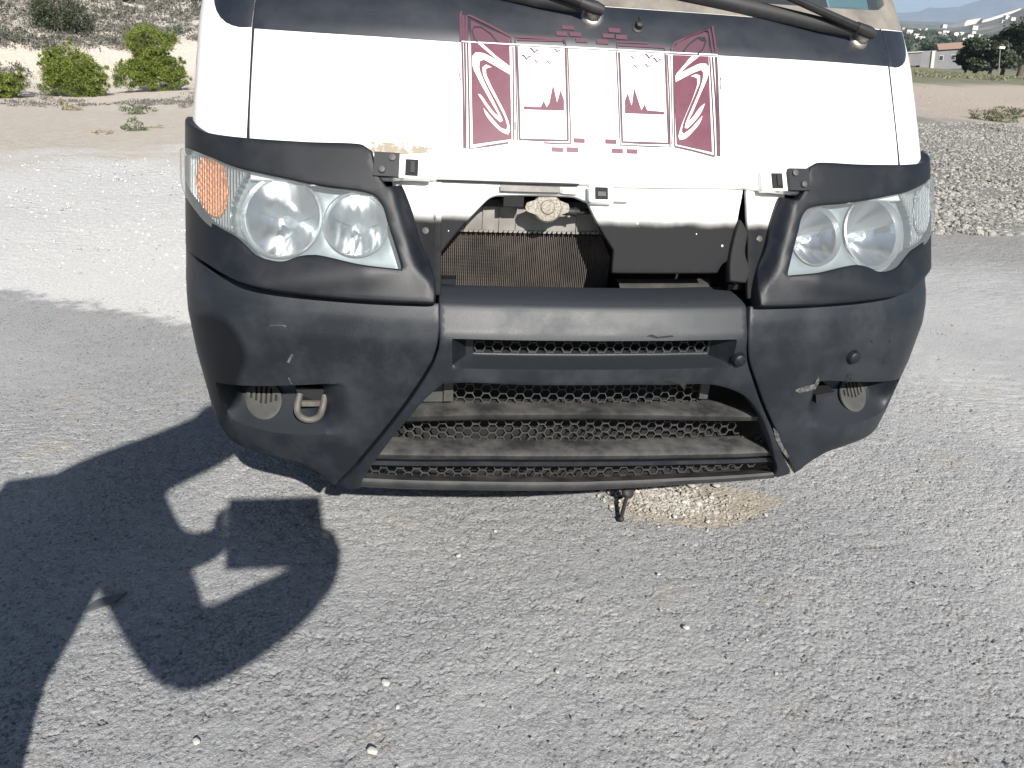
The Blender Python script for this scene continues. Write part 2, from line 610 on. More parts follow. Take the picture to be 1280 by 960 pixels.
# painted sheet metal
HL, HR = -.762, .772
hood_bottom = [(-.755, 1.0), (-.43, 1.02)] + [(-0.4548,1.0198),(-0.3633,1.0242),(-0.1988,1.0265),(-0.051,1.0277),(0.0026,1.0256),(0.1802,1.027),(0.3445,1.0276)] + [(.43, 1.02), (.765, 1.0)]
patch('hood', BODY, hood_bottom + [(HR, 1.10), (HR, 1.29), (HR, 1.372), (.47, 1.377), (.0, 1.377), (-.47, 1.377), (HL, 1.372), (HL, 1.29), (HL, 1.10)],
      M_white, van, h=.03, th=.012, r=.003)
def arch_y(u):
    return .46
for s in (-1, 1):
    e = HR if s > 0 else -HL
    patch('fender', BODY, [(s*(e+.011), 1.0), (s*(e+.011), 1.08), (s*(e+.011), 1.29), (s*(e+.011), 1.372), (s*.90, 1.372), (s*1.30, 1.36), (s*1.30, .86), (s*1.07, .86), (s*1.07, 1.0)],
          M_white, van, h=.04, th=.012, r=.003)
    # windscreen pillar, door glass above the fender
    patch('pillar', BODY, [(s*.885, 1.376), (s*.875, 1.90), (s*1.0, 1.90), (s*1.06, 1.376)], M_white, van, h=.05, th=.02, r=.004)
    patch('door_glass', BODY, [(s*1.075, 1.376), (s*1.015, 1.86), (s*1.30, 1.86), (s*1.30, 1.376)], M_screen, van, h=.06, th=.004, r=.001)
patch('seam_dark_backing', BODY, [(-.98, 1.05), (-.98, 1.36), (.98, 1.36), (.98, 1.05)], M_dark, van, h=.06, th=.01, off=-.03, curve=False)  # dark sheet added behind the panels so their seams look black
for a_, b_ in ((HL-.0095, HL-.0015), (HR+.0015, HR+.0095)):
    patch('seam_shade', BODY, [(a_, 1.0), (b_, 1.0), (b_, 1.373), (a_, 1.373)], M_dark, van, h=.03, off=-.0015, th=.004, r=0, curve=False)  # dark strip laid in the panel gap to draw its shade

# black band under the windscreen, wrapped round both corners
for nm, L in (('black_band', [(HL-.002, 1.2875)] + [(-0.6166,1.2874),(-0.4767,1.2877),(-0.3367,1.2871),(-0.0131,1.29),(0.3377,1.2929),(0.5552,1.2934)] + [(HR+.002, 1.2905), (HR+.002, 1.370), (.47, 1.3755), (0, 1.3755), (-.47, 1.3755), (HL-.002, 1.370)]),):
    patch(nm, BODY, L, M_band, van, h=.03, off=.0012, th=.001, r=.0006)
for s in (-1, 1):
    e = (HR if s > 0 else -HL)+.0085
    patch('band_corner', BODY, [(s*e, 1.290), (s*.800, 1.2885), (s*.835, 1.296), (s*.868, 1.318), (s*.885, 1.345), (s*.888, 1.370), (s*e, 1.370)],
          M_band, van, h=.02, off=.0012, th=.001, r=.0006)

# windscreen, its dusty seal, cab interior behind it
scr = patch('windscreen', BODY, [(-.83, 1.425), (-.80, 1.412), (-.4, 1.402), (0, 1.399), (.4, 1.402), (.80, 1.412), (.83, 1.425), (.80, 1.86), (-.80, 1.86)], M_screen, van, h=.06, th=.005, off=-.004)
patch('screen_seal', BODY, [(-.882, 1.375), (-.47, 1.3795), (0, 1.3795), (.47, 1.3795), (.882, 1.375), (.872, 1.90), (-.872, 1.90)], M_cowl, van,
      holes=[[(-.825, 1.43), (-.795, 1.416), (-.4, 1.406), (0, 1.403), (.4, 1.406), (.795, 1.416), (.825, 1.43), (.795, 1.855), (-.795, 1.855)]], h=.03, th=.02, off=.001, r=.004)
MB().box((0, .78, 1.30), (1.5, .5, .20)).box((0, 1.0, .95), (1.6, .05, 1.0)).build('dashboard', M_rubber, van)
sw = MB()
sw.tube([(-.38+.19*math.cos(a), .80-.10*math.sin(a), 1.48+.16*math.sin(a)) for a in np.linspace(0, 2*math.pi, 25)], .014, 8, False)
sw.build('steering_wheel', M_rubber, van, True)
for x in (-.42, .42):
    b = MB()
    b.box((x, 1.45, 1.0), (.5, .5, .18)).box((x, 1.68, 1.38), (.48, .14, .66)).box((x, 1.70, 1.78), (.26, .10, .16))
    b.build('seat', pbr('seat_cloth', (.06, .06, .07), .9), van)

# rest of the shell behind the cab front
half = [(.875, .42), (.912, .60), (.910, .9), (.908, 1.05), (.895, 1.30), (.855, 1.62), (.815, 1.84), (.74, 1.93), (.5, 1.975), (0, 1.99)]
ring = half + [(-x, z) for x, z in half[-2::-1]]
V, Fc = [], []
ys = [None, 1.9, 2.9, 4.1, 4.45, 4.55]
for j, y in enumerate(ys):
    k = 1 if j < 4 else (.985 if j == 4 else .93)
    for x, z in ring:
        yy = y
        if y is None:
            yy = .56+float(np.interp(z, BODY.z, BODY.y)) if z < 1.85 else .72+.2*(abs(x) > .6)
            if z < .85:
                yy = 1.5
        V.append((x*k, yy, .42+(z-.42)*k))
n = len(ring)
for j in range(len(ys)-1):
    for i in range(n-1):
        Fc.append((j*n+i, (j+1)*n+i, (j+1)*n+i+1, j*n+i+1))
Fc.append(tuple((len(ys)-1)*n+i for i in range(n)))
link('body_shell', V, Fc, M_white, van)
for s in (-1, 1):
    for y0, y1 in ((1.42, 2.6), (2.75, 4.0)):
        b = MB()
        P = [(s*.884, y0, 1.40), (s*.884, y1, 1.40), (s*.832, y1, 1.78), (s*.832, y0, 1.78)]
        b.add([(p[0]+s*.006, p[1], p[2]) for p in P]+P, [(0, 1, 2, 3), (7, 6, 5, 4), (0, 4, 5, 1), (1, 5, 6, 2), (2, 6, 7, 3), (3, 7, 4, 0)])
        b.build('side_window', pbr('tinted_glass', (.01, .012, .014), .06), van)
    for y in (1.12, 3.55):
        t = empty('wheel', (0, 0, 0), van)
        MB().revolve([(.20, -.09), (.29, -.095), (.315, -.07), (.315, .07), (.29, .095), (.20, .09)], (s*.76, y, .316), (1, 0, 0), 40).build('tyre', M_tyre, t, True)
        MB().revolve([(.0, .03), (.08, .04), (.15, .02), (.20, .09), (.205, .0), (.20, -.09)], (s*.76, y, .316), (s, 0, 0), 32).build('rim', M_steel, t, True)
    mr = MB()
    mr.tube([(s*.90, .95, 1.52), (s*1.06, .88, 1.50), (s*1.10, .88, 1.54)], .014, 8)
    mr.box((s*1.13, .88, 1.60), (.16, .07, .24))
    mr.build('door_mirror', M_plastic, van)
ub = MB()
ub.box((0, 2.45, .40), (1.66, 3.9, .12)).box((0, .62, .46), (1.30, .6, .22)).box((0, .34, .50), (1.24, .04, .36))
ub.build('underbody', M_dark, van)  # stands in for the unseen underside; put in to block light beneath

# maroon shutter decals on the front panel
D1 = lambda L: L
dec = []
LW = .0030
left_lines = [
 ribbon([(-0.3089,1.3472),(-0.3054,1.2795),(-0.3031,1.1997),(-0.3017,1.0828)], .0028),
 ribbon([(-0.3031,1.3393),(-0.2998,1.2798),(-0.2979,1.1999),(-0.2983,1.083)], .0030),
 ribbon([(-0.296,1.336),(-0.2935,1.2802),(-0.2917,1.2002),(-0.2894,1.0818),(-0.2511,1.089),(-0.2063,1.097)], .0026),
 ribbon([(-0.1929,1.2842),(-0.193,1.2361),(-0.1933,1.1745),(-0.1951,1.1027)], .0020),
 ribbon([(-0.1877,1.2985),(-0.1873,1.2845),(-0.1872,1.2055),(-0.1854,1.1031)], .0016),
 ribbon([(-0.0692,1.2868),(-0.0684,1.2113),(-0.0679,1.1339),(-0.0682,1.1014),(-0.0945,1.0997),(-0.1279,1.1003)], .0018),
 ribbon([(-0.1844,1.2846),(-0.1831,1.2366),(-0.1817,1.175),(-0.1809,1.1048),(-0.1295,1.1051),(-0.0741,1.1067),(-0.0736,1.18),(-0.074,1.2866)], .0034),
 ribbon([(-0.3117,1.2415),(-0.3131,1.2344),(-0.3117,1.2237),(-0.309,1.2131)], .0012),
 ribbon([(-0.1904,1.1379),(-0.1907,1.1211)], .0018),
]
right_lines = [
 ribbon([(0.27,1.2874),(0.2696,1.2109),(0.2688,1.1394),(0.2679,1.0877)], .0020),
 ribbon([(0.2765,1.2877),(0.2778,1.2112),(0.2766,1.1396),(0.2742,1.0878)], .0026),
 ribbon([(0.2859,1.2881),(0.2839,1.2115),(0.2812,1.1398),(0.2783,1.0871)], .0044),
 ribbon([(0.1713,1.1036),(0.2111,1.0975),(0.2664,1.0868)], .0026),
 ribbon([(0.1793,1.2858),(0.1757,1.2071),(0.1716,1.1036)], .0018),
 ribbon([(0.1734,1.2863),(0.1702,1.2068),(0.1679,1.1361),(0.1648,1.1079)], .0012),
 ribbon([(0.1649,1.287),(0.1651,1.2066),(0.1604,1.1021),(0.1104,1.1022),(0.044,1.1021),(0.0442,1.2014),(0.0438,1.2859)], .0018),
 ribbon([(0.0497,1.2857),(0.0501,1.2213),(0.0493,1.1624),(0.0491,1.1084),(0.0942,1.1083),(0.1575,1.109),(0.1589,1.178),(0.1601,1.2874)], .0034),
 ribbon([(0.2921,1.2479),(0.2945,1.2422),(0.2937,1.232),(0.2911,1.2218)], .0012),
]
def bird(c, w):
    (u, z) = c
    return [(u-w, z+w*.55), (u-w*.5, z+w*.62), (u, z), (u+w*.45, z+w*.45), (u+w, z+w*.35), (u+w*.45, z+w*.2), (u, z-w*.28), (u-w*.5, z+w*.3)]
birds = [bird(c, w) for c, w in zip([(-0.1451,1.2765),(-0.1632,1.2625),(-0.1402,1.2568),(-0.1116,1.2561),(-0.093,1.2799)], (.0115, .0115, .007, .0075, .008))]
birds += [bird(c, w) for c, w in zip([(0.0834,1.2757),(0.1211,1.2791),(0.1394,1.2726),(0.0893,1.2584),(0.117,1.2607)], (.0065, .011, .011, .0075, .0075))]
hills = [[(-0.1703,1.1688),(-0.1333,1.1687),(-0.1266,1.1813),(-0.1202,1.1693),(-0.1136,1.1782),(-0.1045,1.2133),(-0.0965,1.179),(-0.088,1.2035),(-0.0807,1.1843),(-0.0812,1.1648),(-0.1704,1.1633)],
         [(0.0584,1.1656),(0.0593,1.1908),(0.0659,1.2046),(0.0746,1.1788),(0.082,1.2148),(0.0965,1.1721),(0.1048,1.1843),(0.1102,1.1727),(0.1501,1.1715),(0.1498,1.1664)]]
def rect(p):
    (a, b) = p
    return [a, (b[0], a[1]), b, (a[0], b[1])]
low_bricks = [rect(p) for p in ([(-0.1105,1.0924),(-0.0853,1.0841)], [(-0.0777,1.0936),(-0.0517,1.0848)], [(-0.0615,1.1118),(-0.0365,1.1035)],
             [(0.0102,1.1123),(0.0356,1.1041)], [(0.0238,1.0948),(0.0495,1.0865)], [(0.0584,1.0949),(0.0833,1.0865)])]
high_bricks = [rect(p) for p in ([(-0.081,1.3312),(-0.0528,1.3233)], [(-0.0951,1.3187),(-0.0701,1.3103)], [(-0.0641,1.3189),(-0.0372,1.3109)], [(-0.0502,1.3077),(-0.0233,1.2997)],
             [(0.0272,1.3324),(0.055,1.3234)], [(0.0121,1.3202),(0.0398,1.3121)], [(0.0439,1.3199),(0.0706,1.3109)], [(-0.0029,1.3083),(0.0253,1.2991)])]
panelL = [(-0.2861,1.2855),(-0.2007,1.2853),(-0.1998,1.2049),(-0.1985,1.1047),(-0.2407,1.0977),(-0.2825,1.0906),(-0.2842,1.1701)]
panelR = [(0.1786,1.2866),(0.2665,1.2881),(0.2629,1.182),(0.261,1.0951),(0.2182,1.1016),(0.1767,1.1082),(0.1767,1.1787)]
panelLt = [(-0.2874,1.3296),(-0.2457,1.3139),(-0.2016,1.299),(-0.201,1.2878),(-0.2458,1.2878),(-0.2865,1.288)]
panelRt = [(0.1794,1.2886),(0.1807,1.2973),(0.1914,1.3108),(0.2288,1.3257),(0.2646,1.3372),(0.2701,1.3338),(0.2667,1.2904),(0.2241,1.2894)]
swirlL = [[(-0.2711,1.2848),(-0.2627,1.285),(-0.232,1.2634),(-0.2013,1.2443),(-0.2007,1.2406),(-0.2077,1.2415),(-0.2453,1.2667)],
 [(-0.2007,1.2403),(-0.2321,1.2557),(-0.2618,1.2671),(-0.2758,1.2672),(-0.2838,1.2591),(-0.2829,1.2406),(-0.2726,1.2196),(-0.2503,1.184),(-0.227,1.1484),(-0.2257,1.1454),(-0.235,1.1511),(-0.2538,1.1716),(-0.2658,1.1856),(-0.2717,1.1872),(-0.2573,1.1677),(-0.2368,1.1449),(-0.2231,1.1349),(-0.2178,1.1382),(-0.2212,1.1456),(-0.2433,1.1858),(-0.2621,1.2202),(-0.2686,1.2383),(-0.2671,1.2507),(-0.2584,1.2543),(-0.2392,1.246),(-0.2183,1.2363),(-0.2009,1.228)],
 [(-0.241,1.2404),(-0.2532,1.2447),(-0.2609,1.2393),(-0.2603,1.2264),(-0.2501,1.2054),(-0.2295,1.1727),(-0.2126,1.143),(-0.2076,1.128),(-0.2101,1.1212),(-0.2197,1.1229),(-0.2369,1.1373),(-0.254,1.1548),(-0.2601,1.1606),(-0.2557,1.1495),(-0.237,1.1282),(-0.2181,1.1153),(-0.2067,1.1119),(-0.2032,1.1175),(-0.204,1.1312),(-0.2124,1.1522),(-0.2294,1.1819),(-0.2465,1.2118),(-0.2534,1.2268),(-0.254,1.236),(-0.248,1.2394)]]
swirlR = [[(0.1831,1.2478),(0.2052,1.2684),(0.2268,1.2867),(0.2438,1.2875),(0.2157,1.2689),(0.1864,1.2457)],
 [(0.1804,1.2443),(0.2008,1.2538),(0.2224,1.2634),(0.244,1.2717),(0.2582,1.2723),(0.2648,1.2654),(0.264,1.2538),(0.2556,1.2362),(0.2396,1.2097),(0.2159,1.1689),(0.2037,1.1514),(0.2153,1.1603),(0.2378,1.1839),(0.2495,1.1915),(0.2407,1.1754),(0.2218,1.1549),(0.2036,1.1401),(0.1968,1.1404),(0.199,1.1484),(0.2167,1.1803),(0.2365,1.2153),(0.2482,1.2416),(0.2499,1.2546),(0.2449,1.2593),(0.2287,1.2537),(0.2035,1.2425),(0.181,1.232)],
 [(0.2186,1.2446),(0.2319,1.2501),(0.2412,1.247),(0.2404,1.2355),(0.2295,1.215),(0.2097,1.18),(0.194,1.1511),(0.1888,1.134),(0.1926,1.1284),(0.2104,1.1389),(0.2288,1.1551),(0.2418,1.1664),(0.2357,1.1539),(0.217,1.1349),(0.1953,1.1187),(0.1833,1.1163),(0.1803,1.1224),(0.1865,1.1395),(0.202,1.1684),(0.2217,1.2032),(0.2333,1.2295),(0.2341,1.241),(0.2263,1.2441)]]
top_lines = [
 ribbon([(-0.2977,1.2892),(-0.2967,1.3366),(-0.29,1.3388),(-0.2456,1.3226),(-0.1976,1.3023),(-0.1972,1.2868)], .0034),
 ribbon([(-0.3088,1.287),(-0.3109,1.3408)], .0030), ribbon([(-0.3029,1.2868),(-0.3045,1.338)], .0034),
 ribbon([(-0.1879,1.2866),(-0.1877,1.3029),(-0.0741,1.3038),(-0.0739,1.2891)], .0034), ribbon([(-0.1835,1.2969),(-0.0808,1.3007)], .0026),
 ribbon([(0.1753,1.2893),(0.1745,1.2984),(0.1844,1.3104),(0.2294,1.3295),(0.2692,1.3433)], .0030),
 ribbon([(0.285,1.3506),(0.2865,1.292)], .0040), ribbon([(0.2754,1.3437),(0.2775,1.2915)], .0034),
 ribbon([(0.0458,1.2874),(0.0449,1.3052),(0.0812,1.3061),(0.1186,1.3066)], .0024), ribbon([(0.049,1.299),(0.1042,1.2999),(0.1581,1.2999),(0.1588,1.289)], .0030),
]
dark_top = [ribbon([(-0.2264,1.2885),(-0.2422,1.3048),(-0.2633,1.3166),(-0.2792,1.3167),(-0.2837,1.3086),(-0.2791,1.2949),(-0.2721,1.2869)], .0022),
            ribbon([(0.2034,1.2942),(0.2192,1.3094),(0.2427,1.3236),(0.2607,1.3245),(0.2631,1.3174),(0.2536,1.3025),(0.2382,1.2896)], .0024),
            ribbon([(0.2461,1.3229),(0.2529,1.3204),(0.2616,1.3191)], .0040), ribbon([(0.2667,1.3438),(0.2667,1.3391),(0.2724,1.3406)], .0034),
            ribbon([(-0.0785,1.303),(-0.0762,1.2959)], .0036)]
lo_ = dict(h=.03, off=.0022, th=.0012)
multi_patch('shutter_decal', BODY, [panelL, panelR], M_maroon, van, **lo_)
multi_patch('brick_decal', BODY, low_bricks, M_maroon, van, **lo_)
multi_patch('skyline_decal', BODY, hills, M_maroon, van, **lo_)
multi_patch('frame_line', BODY, left_lines + right_lines, M_line, van, **lo_)
multi_patch('bird_decal', BODY, birds, M_line, van, **lo_)
multi_patch('swirl_decal', BODY, swirlL, M_white_film, van, h=.01, off=.0034, th=.0008, curve=True)
multi_patch('swirl_decal', BODY, swirlR, M_white_film, van, h=.01, off=.0034, th=.0008, curve=True)
multi_patch('shutter_decal', BODY, [panelLt, panelRt], M_maroon_dim, van, h=.03, off=.0034, th=.0008)
multi_patch('brick_decal', BODY, high_bricks, M_maroon_dim, van, h=.03, off=.0034, th=.0008)
multi_patch('frame_line', BODY, top_lines, M_maroon_dim, van, h=.03, off=.0034, th=.0008)
multi_patch('swirl_line', BODY, dark_top, M_band, van, h=.03, off=.0046, th=.0008)
multi_patch('pinstripe', BODY, [ribbon([(-0.3068,1.2865),(-0.195,1.2872),(-0.0499,1.2888),(0.0999,1.29),(0.2885,1.2916)], .0018)], M_white_film, van, h=.03, off=.0040, th=.0008)
# chipped paint above the left lamp
multi_patch('rust_patch', BODY, [[(-0.5188,1.0814),(-0.49,1.086),(-0.4388,1.0842),(-0.362,1.0804),(-0.3842,1.0747),(-0.3739,1.0707),(-0.43,1.0649),(-0.4759,1.0655),(-0.5031,1.0626)],
            [(-0.449,1.0852),(-0.4303,1.0884),(-0.4184,1.0867),(-0.4252,1.0833)]], M_rust, van, h=.03, off=.0012)

# wipers and washer jet
def wiper(hub, mid, tip, b0, b1, name):
    w = empty(name, (0, 0, 0), van)
    p, n, a, v = BODY.frame(*hub, .0)
    MB().revolve([(.026, .0), (.026, .003), (.020, .008), (.017, .009), (.017, .020), (.013, .026), (.0, .027)], p, n, 24).build('hub', M_steel, w, True)
    q = p+n*.032
    m_ = BODY.frame(*mid, .055)[0]
    t_ = BODY.frame(*tip, .050)[0]
    MB().tube([q-(m_-q).normalized()*.018, q, q+(m_-q)*.15], [.014, .018, .015], 10, True, .8).tube([q+(m_-q)*.12, m_, t_], [.014, .011, .007], 8, True, .75).build('arm', M_rubber, w, True)
    s0, s1 = BODY.frame(*b0, .022)[0], BODY.frame(*b1, .022)[0]
    k = 7
    pts = [s0.lerp(s1, i/(k-1)) for i in range(k)]
    MB().tube(pts, [.006]+[.010]*(k-2)+[.005], 6, True, 1.6).build('blade', M_rubber, w, True)
    return w
wiper((-.009, 1.353), (-.24, 1.40), (-.50, 1.455), (-.035, 1.356), (-.62, 1.43), 'wiper')
wiper((.690, 1.344), (.46, 1.392), (.22, 1.435), (.665, 1.347), (.12, 1.418), 'wiper')
p, n, a, v = BODY.frame(.099, 1.338)
MB().revolve([(.014, 0), (.014, .003), (.009, .005), (.007, .016), (.0, .018)], p, n, 16).tube([p+n*.008, p+n*.014+Vector((0, .0, .014))], .004, 8).build('washer_jet', M_rubber, van, True)

# headlights
LENS_L = [(-0.9736,1.0196),(-0.8923,1.0433),(-0.8378,1.0365),(-0.7833,1.028),(-0.7006,1.0169),(-0.5824,1.0014),(-0.5041,0.9958),(-0.478,0.989),(-0.4608,0.97),(-0.4517,0.9423),(-0.4225,0.8547),(-0.4247,0.8465),(-0.5138,0.8543),(-0.6094,0.8652),(-0.64,0.8594),(-0.662,0.8506),(-0.6973,0.8495),(-0.7286,0.8572),(-0.7513,0.8735),(-0.7743,0.8873),(-0.8035,0.8958),(-0.8388,0.9084)]
LENS_L = [(-1.0, 1.016), (-.955, 1.036)] + LENS_L[1:] + [(-.8853, .937), (-.935, .962), (-.99, .985)]
LENS_R = [(-u, z) for u, z in LENS_L]
for s, LENS in ((-1, LENS_L), (1, LENS_R)):
    hl = empty('headlight', (0, 0, 0), van)
    c = [(s*.682, .9395, .0855), (s*.523, .9345, .068)]
    def circ(u, z, r, k=28):
        return [(u+r*math.cos(2*math.pi*i/k), z+r*.93*math.sin(2*math.pi*i/k)) for i in range(k)]
    L2 = np.array(LENS)
    cen = L2.mean(0)
    L2 = [tuple(cen+(q-cen)*.985) for q in L2]
    patch('bezel', LAMP, L2, M_bezel, hl, holes=[circ(*q) for q in c], h=.02, th=.02, off=-.032, r=.003)
    for (u, z, r) in c:
        p, n, a, v = LAMP.frame(u, z, -.028)
        dep = r*.85
        prof = [(r*1.03, .002), (r*.985, .004), (r*.95, -.004), (r*.93, -.010)]
        MB().revolve(prof, p, n, 48).build('lamp_ring', M_ring, hl, True)
        def fl(rr, w, r=r):
            k = 11
            x = math.sin(w)*rr
            return .0022*abs(math.sin(x/r*k))*(rr/r)*(1 if math.cos(w) < .2 else .25)
        rp = [(r*.94*t, -.010-dep*(1-t*t)*.85) for t in np.linspace(1, .16, 16)]
        MB().revolve(rp, p, n, 96, fl).build('reflector', M_chrome, hl, True)
        MB().revolve([(r*.15, -.010-dep*.83), (r*.13, -dep*.5), (r*.10, -dep*.42), (0, -dep*.38)], p, n, 20).build('bulb', pbr('bulb_glass', (.55, .60, .62), .08, .5), hl, True)
    ind = [(-0.865,1.0327),(-0.8295,1.032),(-0.8025,1.0224),(-0.7934,0.9852),(-0.8012,0.9388),(-0.8145,0.9236),(-0.8385,0.9284),(-0.8631,0.9467),(-0.8754,0.9867)]
    rib = [(-.985, .988), (-.985, 1.018)] + [(-0.8805,1.0355),(-0.8295,1.032),(-0.7732,1.0234),(-0.7503,1.0162),(-0.7627,0.997),(-0.7808,0.9651),(-0.7884,0.9279),(-0.7832,0.9009),(-0.8304,0.9156),(-0.8732,0.9391)]
    if s > 0:
        ind, rib = [(-u, z) for u, z in ind], [(-u, z) for u, z in rib]
    patch('indicator_panel', LAMP, rib, M_ribclear, hl, h=.012, th=.02, off=-.012, r=.002)
    patch('indicator', LAMP, ind, M_amber if s < 0 else M_ribclear, hl, h=.008, th=.004, off=-.0075, r=.002,
          disp=lambda u, z: .0012*np.sin(u*1150))
    patch('lens', LAMP, LENS, M_lens, hl, h=.016, th=.003, off=-.002, r=.002)

# black headlight surrounds
OUT_L = [(-0.9026,1.083),(-0.8652,1.078),(-0.7381,1.076),(-0.6245,1.0765),(-0.5057,1.0777),(-0.4884,1.0684),(-0.4821,1.0417),(-0.474,1.0225),(-0.4578,1.0022),(-0.4259,1.0023),(-0.4086,0.9604),(-0.3875,0.8926),(-0.3687,0.8528),(-0.3607,0.8288),(-0.3619,0.7908),(-0.4969,0.7911),(-0.6273,0.7969),(-0.738,0.808),(-0.806,0.8206)]
OUT_L = [(-1.02, 1.092), (-.95, 1.088)] + OUT_L + [(-.86, .832), (-.93, .842), (-1.02, .848), (-1.02, .96)] + [(-.995, .978)] + LENS_L[:1:-1] + [(-.955, 1.040), (-1.0, 1.022), (-1.02, 1.018)]
OUT_R = [(-u, z) for u, z in OUT_L]
RIDGE = np.array([(-0.4639,1.0547),(-0.4431,0.9954),(-0.4263,0.9394),(-0.3966,0.8562),(-0.3705,0.8315),(-0.3624,0.8135)])
def ridge_disp(u, z):
    a = np.abs(u)
    r = np.interp(z, RIDGE[::-1, 1], -RIDGE[::-1, 0])
    d = np.clip(r-a, 0, .1)
    low = np.clip((.90-z)/.1, 0, 1)
    return np.where(z < RIDGE[0, 1], 1.3*d, 0)-.012*np.exp(-((z-.845+.16*(a-.5))/.035)**2)*np.clip((a-.40)/.1, 0, 1)*np.clip((.86-a)/.1, 0, 1)
def tuck(P):
    t = np.clip((np.abs(P[:, 0])-.74)/.14, 0, 1)
    P[:, 0] -= np.sign(P[:, 0])*.017*t*t*(3-2*t)
    return P
for s, O, LENS in ((-1, OUT_L, LENS_L), (1, OUT_R, LENS_R)):
    patch('headlight_surround', LAMP, O, M_plastic, van, h=.011, th=.045, off=.004, r=.004, disp=ridge_disp, warp=tuck)
    # screw tab at its inner top corner
    t = MB()
    p, n, a, v = LAMP.frame(s*.455, 1.045, .004)
    R = Matrix((a, n, v)).transposed()
    t.box(p, (.052, .010, .050), R)
    tb = t.build('screw_tab', M_plastic, van)
    MB().revolve([(.007, 0), (.007, .003), (.0, .004)], p+n*.006+a*.012*-s+v*.014, n, 14).revolve([(.008, 0), (.0065, .005), (.0, .006)], p+n*.006-a*.008*-s-v*.012, n, 14).build('screw', M_screw, tb)

# front crossmember, radiator and latch in the open grille
patch('front_panel', BODY, [(-0.365,1.0256),(-0.3657,0.8706),(-0.323,0.9218),(-0.2628,0.9842),(-0.2473,0.9972),(-0.2335,1.0023),(-0.0552,1.0052),(-0.0269,0.9952),(0.0013,0.9426),(0.0319,0.899),(0.0287,0.854),(0.2752,0.8553),(0.2847,0.8701),(0.3219,0.8899),(0.3242,0.9618),(0.3406,1.0283),(0.1615,1.0297),(-0.0224,1.031)],
      M_panel, van, h=.012, th=.012, off=-.014, r=.003)
for s in (-1, 1):
    patch('lamp_column', BODY, [(s*.352, 1.035), (s*.355, .80), (s*.40, .80), (s*.44, .95), (s*.46, 1.05)], M_column, van, h=.016, th=.01, off=-.012, r=.003,
          disp=lambda u, z: .012*np.clip((np.abs(u)-.36)/.03, 0, 1))
    p, n, a, v = BODY.frame(s*.385, .925, -.024)
    MB().revolve([(.008, 0), (.007, .006), (.0, .008)], p, n, 12).build('bolt', M_screw, van, True)
    # clip tab with a square socket
    p, n, a, v = BODY.frame(s*.412, 1.036, .006)
    R = Matrix((a, n, v)).transposed()
    tb = MB()
    tb.box(p+a*.004*s, (.085, .016, .044), R)
    o = tb.build('clip_tab', M_white, van)
    MB().box(p+n*.0085, (.026, .006, .034), R).build('clip_socket', M_dark, o)
    MB().box(p+n*.0105+a*.002, (.009, .008, .024), R).build('clip', M_plastic, o)
    # black foam seal beside the column
    if s > 0:
        patch('foam_seal', BODY, [(0.3261,0.9585),(0.342,0.9357),(0.336,0.8865),(0.3508,0.8565),(0.3392,0.8333),(0.3032,0.8369),(0.3025,0.8667),(0.3098,0.9112)], M_dark, van, h=.012, th=.02, off=.0, r=.003)
patch('hood_seam_strip', BODY, [(-0.3599,1.0228),(-0.1988,1.0249),(-0.0511,1.0254),(-0.0512,1.0223),(-0.1988,1.0211),(-0.3599,1.0198)], M_dark, van, h=.02, off=-.004, th=.004, r=.0005)  # near-black strip drawn along the seam under the hood edge
# radiator
RY = flat(.145)
core = [(-.372, .765), (.059, .765), (.059, .845), (.035, .900), (-.37, .891)]
patch('radiator_core', RY, core, M_core, van, h=.03, th=.03, off=-.004, r=0, curve=False)
tb = MB()
k = 96
for i in range(k):
    x = -.366+.425*i/(k-1)
    z1 = .892 if x < .035 else .892-(x-.035)*2
    p = RY(x, .83)
    tb.box((x, p[1]-.001+random.uniform(-.001, .001), (.765+z1)/2), (.0019, .008, z1-.765))
tb.build('radiator_tubes', M_tube, van)
fn = MB()
for i in range(k-1):
    x = -.366+.425*(i+.5)/(k-1)
    z1 = .892 if x < .035 else .892-(x-.035)*2
    q = RY(x, .83)
    nz = int((z1-.765)/.004)
    P, Q = [], []
    for j in range(nz+1):
        z = .765+j*.004
        for dx in (-.0016, .0016):
            P.append((x+dx, q[1]+(.0012 if j % 2 else -.0012)+.003, z))
    for j in range(nz):
        Q.append((2*j, 2*j+1, 2*j+3, 2*j+2))
    fn.add(P, Q)
fn.build('radiator_fins', M_core, van)
tank = flat(.15)
loft('radiator_tank', [(flat(.150), [(-.345, .890), (.03, .899)]), (flat(.130), [(-.345, .894), (.03, .903)]), (flat(.128), [(-.335, .925), (.025, .930)]), (flat(.132), [(-.29, .953), (.02, .956)]), (flat(.17), [(-.28, .962), (.015, .963)])], M_tank, van, close=False)
rb = MB()
for i, x in enumerate((-.318, -.283, -.245, -.208, -.170, -.03, .012)):
    rb.box((x, .1275+.13*x*x, .926), (.003, .006, .054))
for i in range(34):
    x = -.34+.37*i/33
    rb.box((x, .1275+.13*x*x, .900+.012*(x+.2)), (.007, .008, .005))
rb.build('tank_ribs', M_tank, van)
rc = MB()
p = Vector((-.1138, .072, .968))
ax = Vector((-.05, -.94, .34)).normalized()
P = []
rc.revolve([(.020, -.03), (.022, -.006), (.031, -.005), (.032, .002), (.029, .006), (.016, .007), (.014, .010), (.006, .0105), (.0, .010)], p, ax, 28)
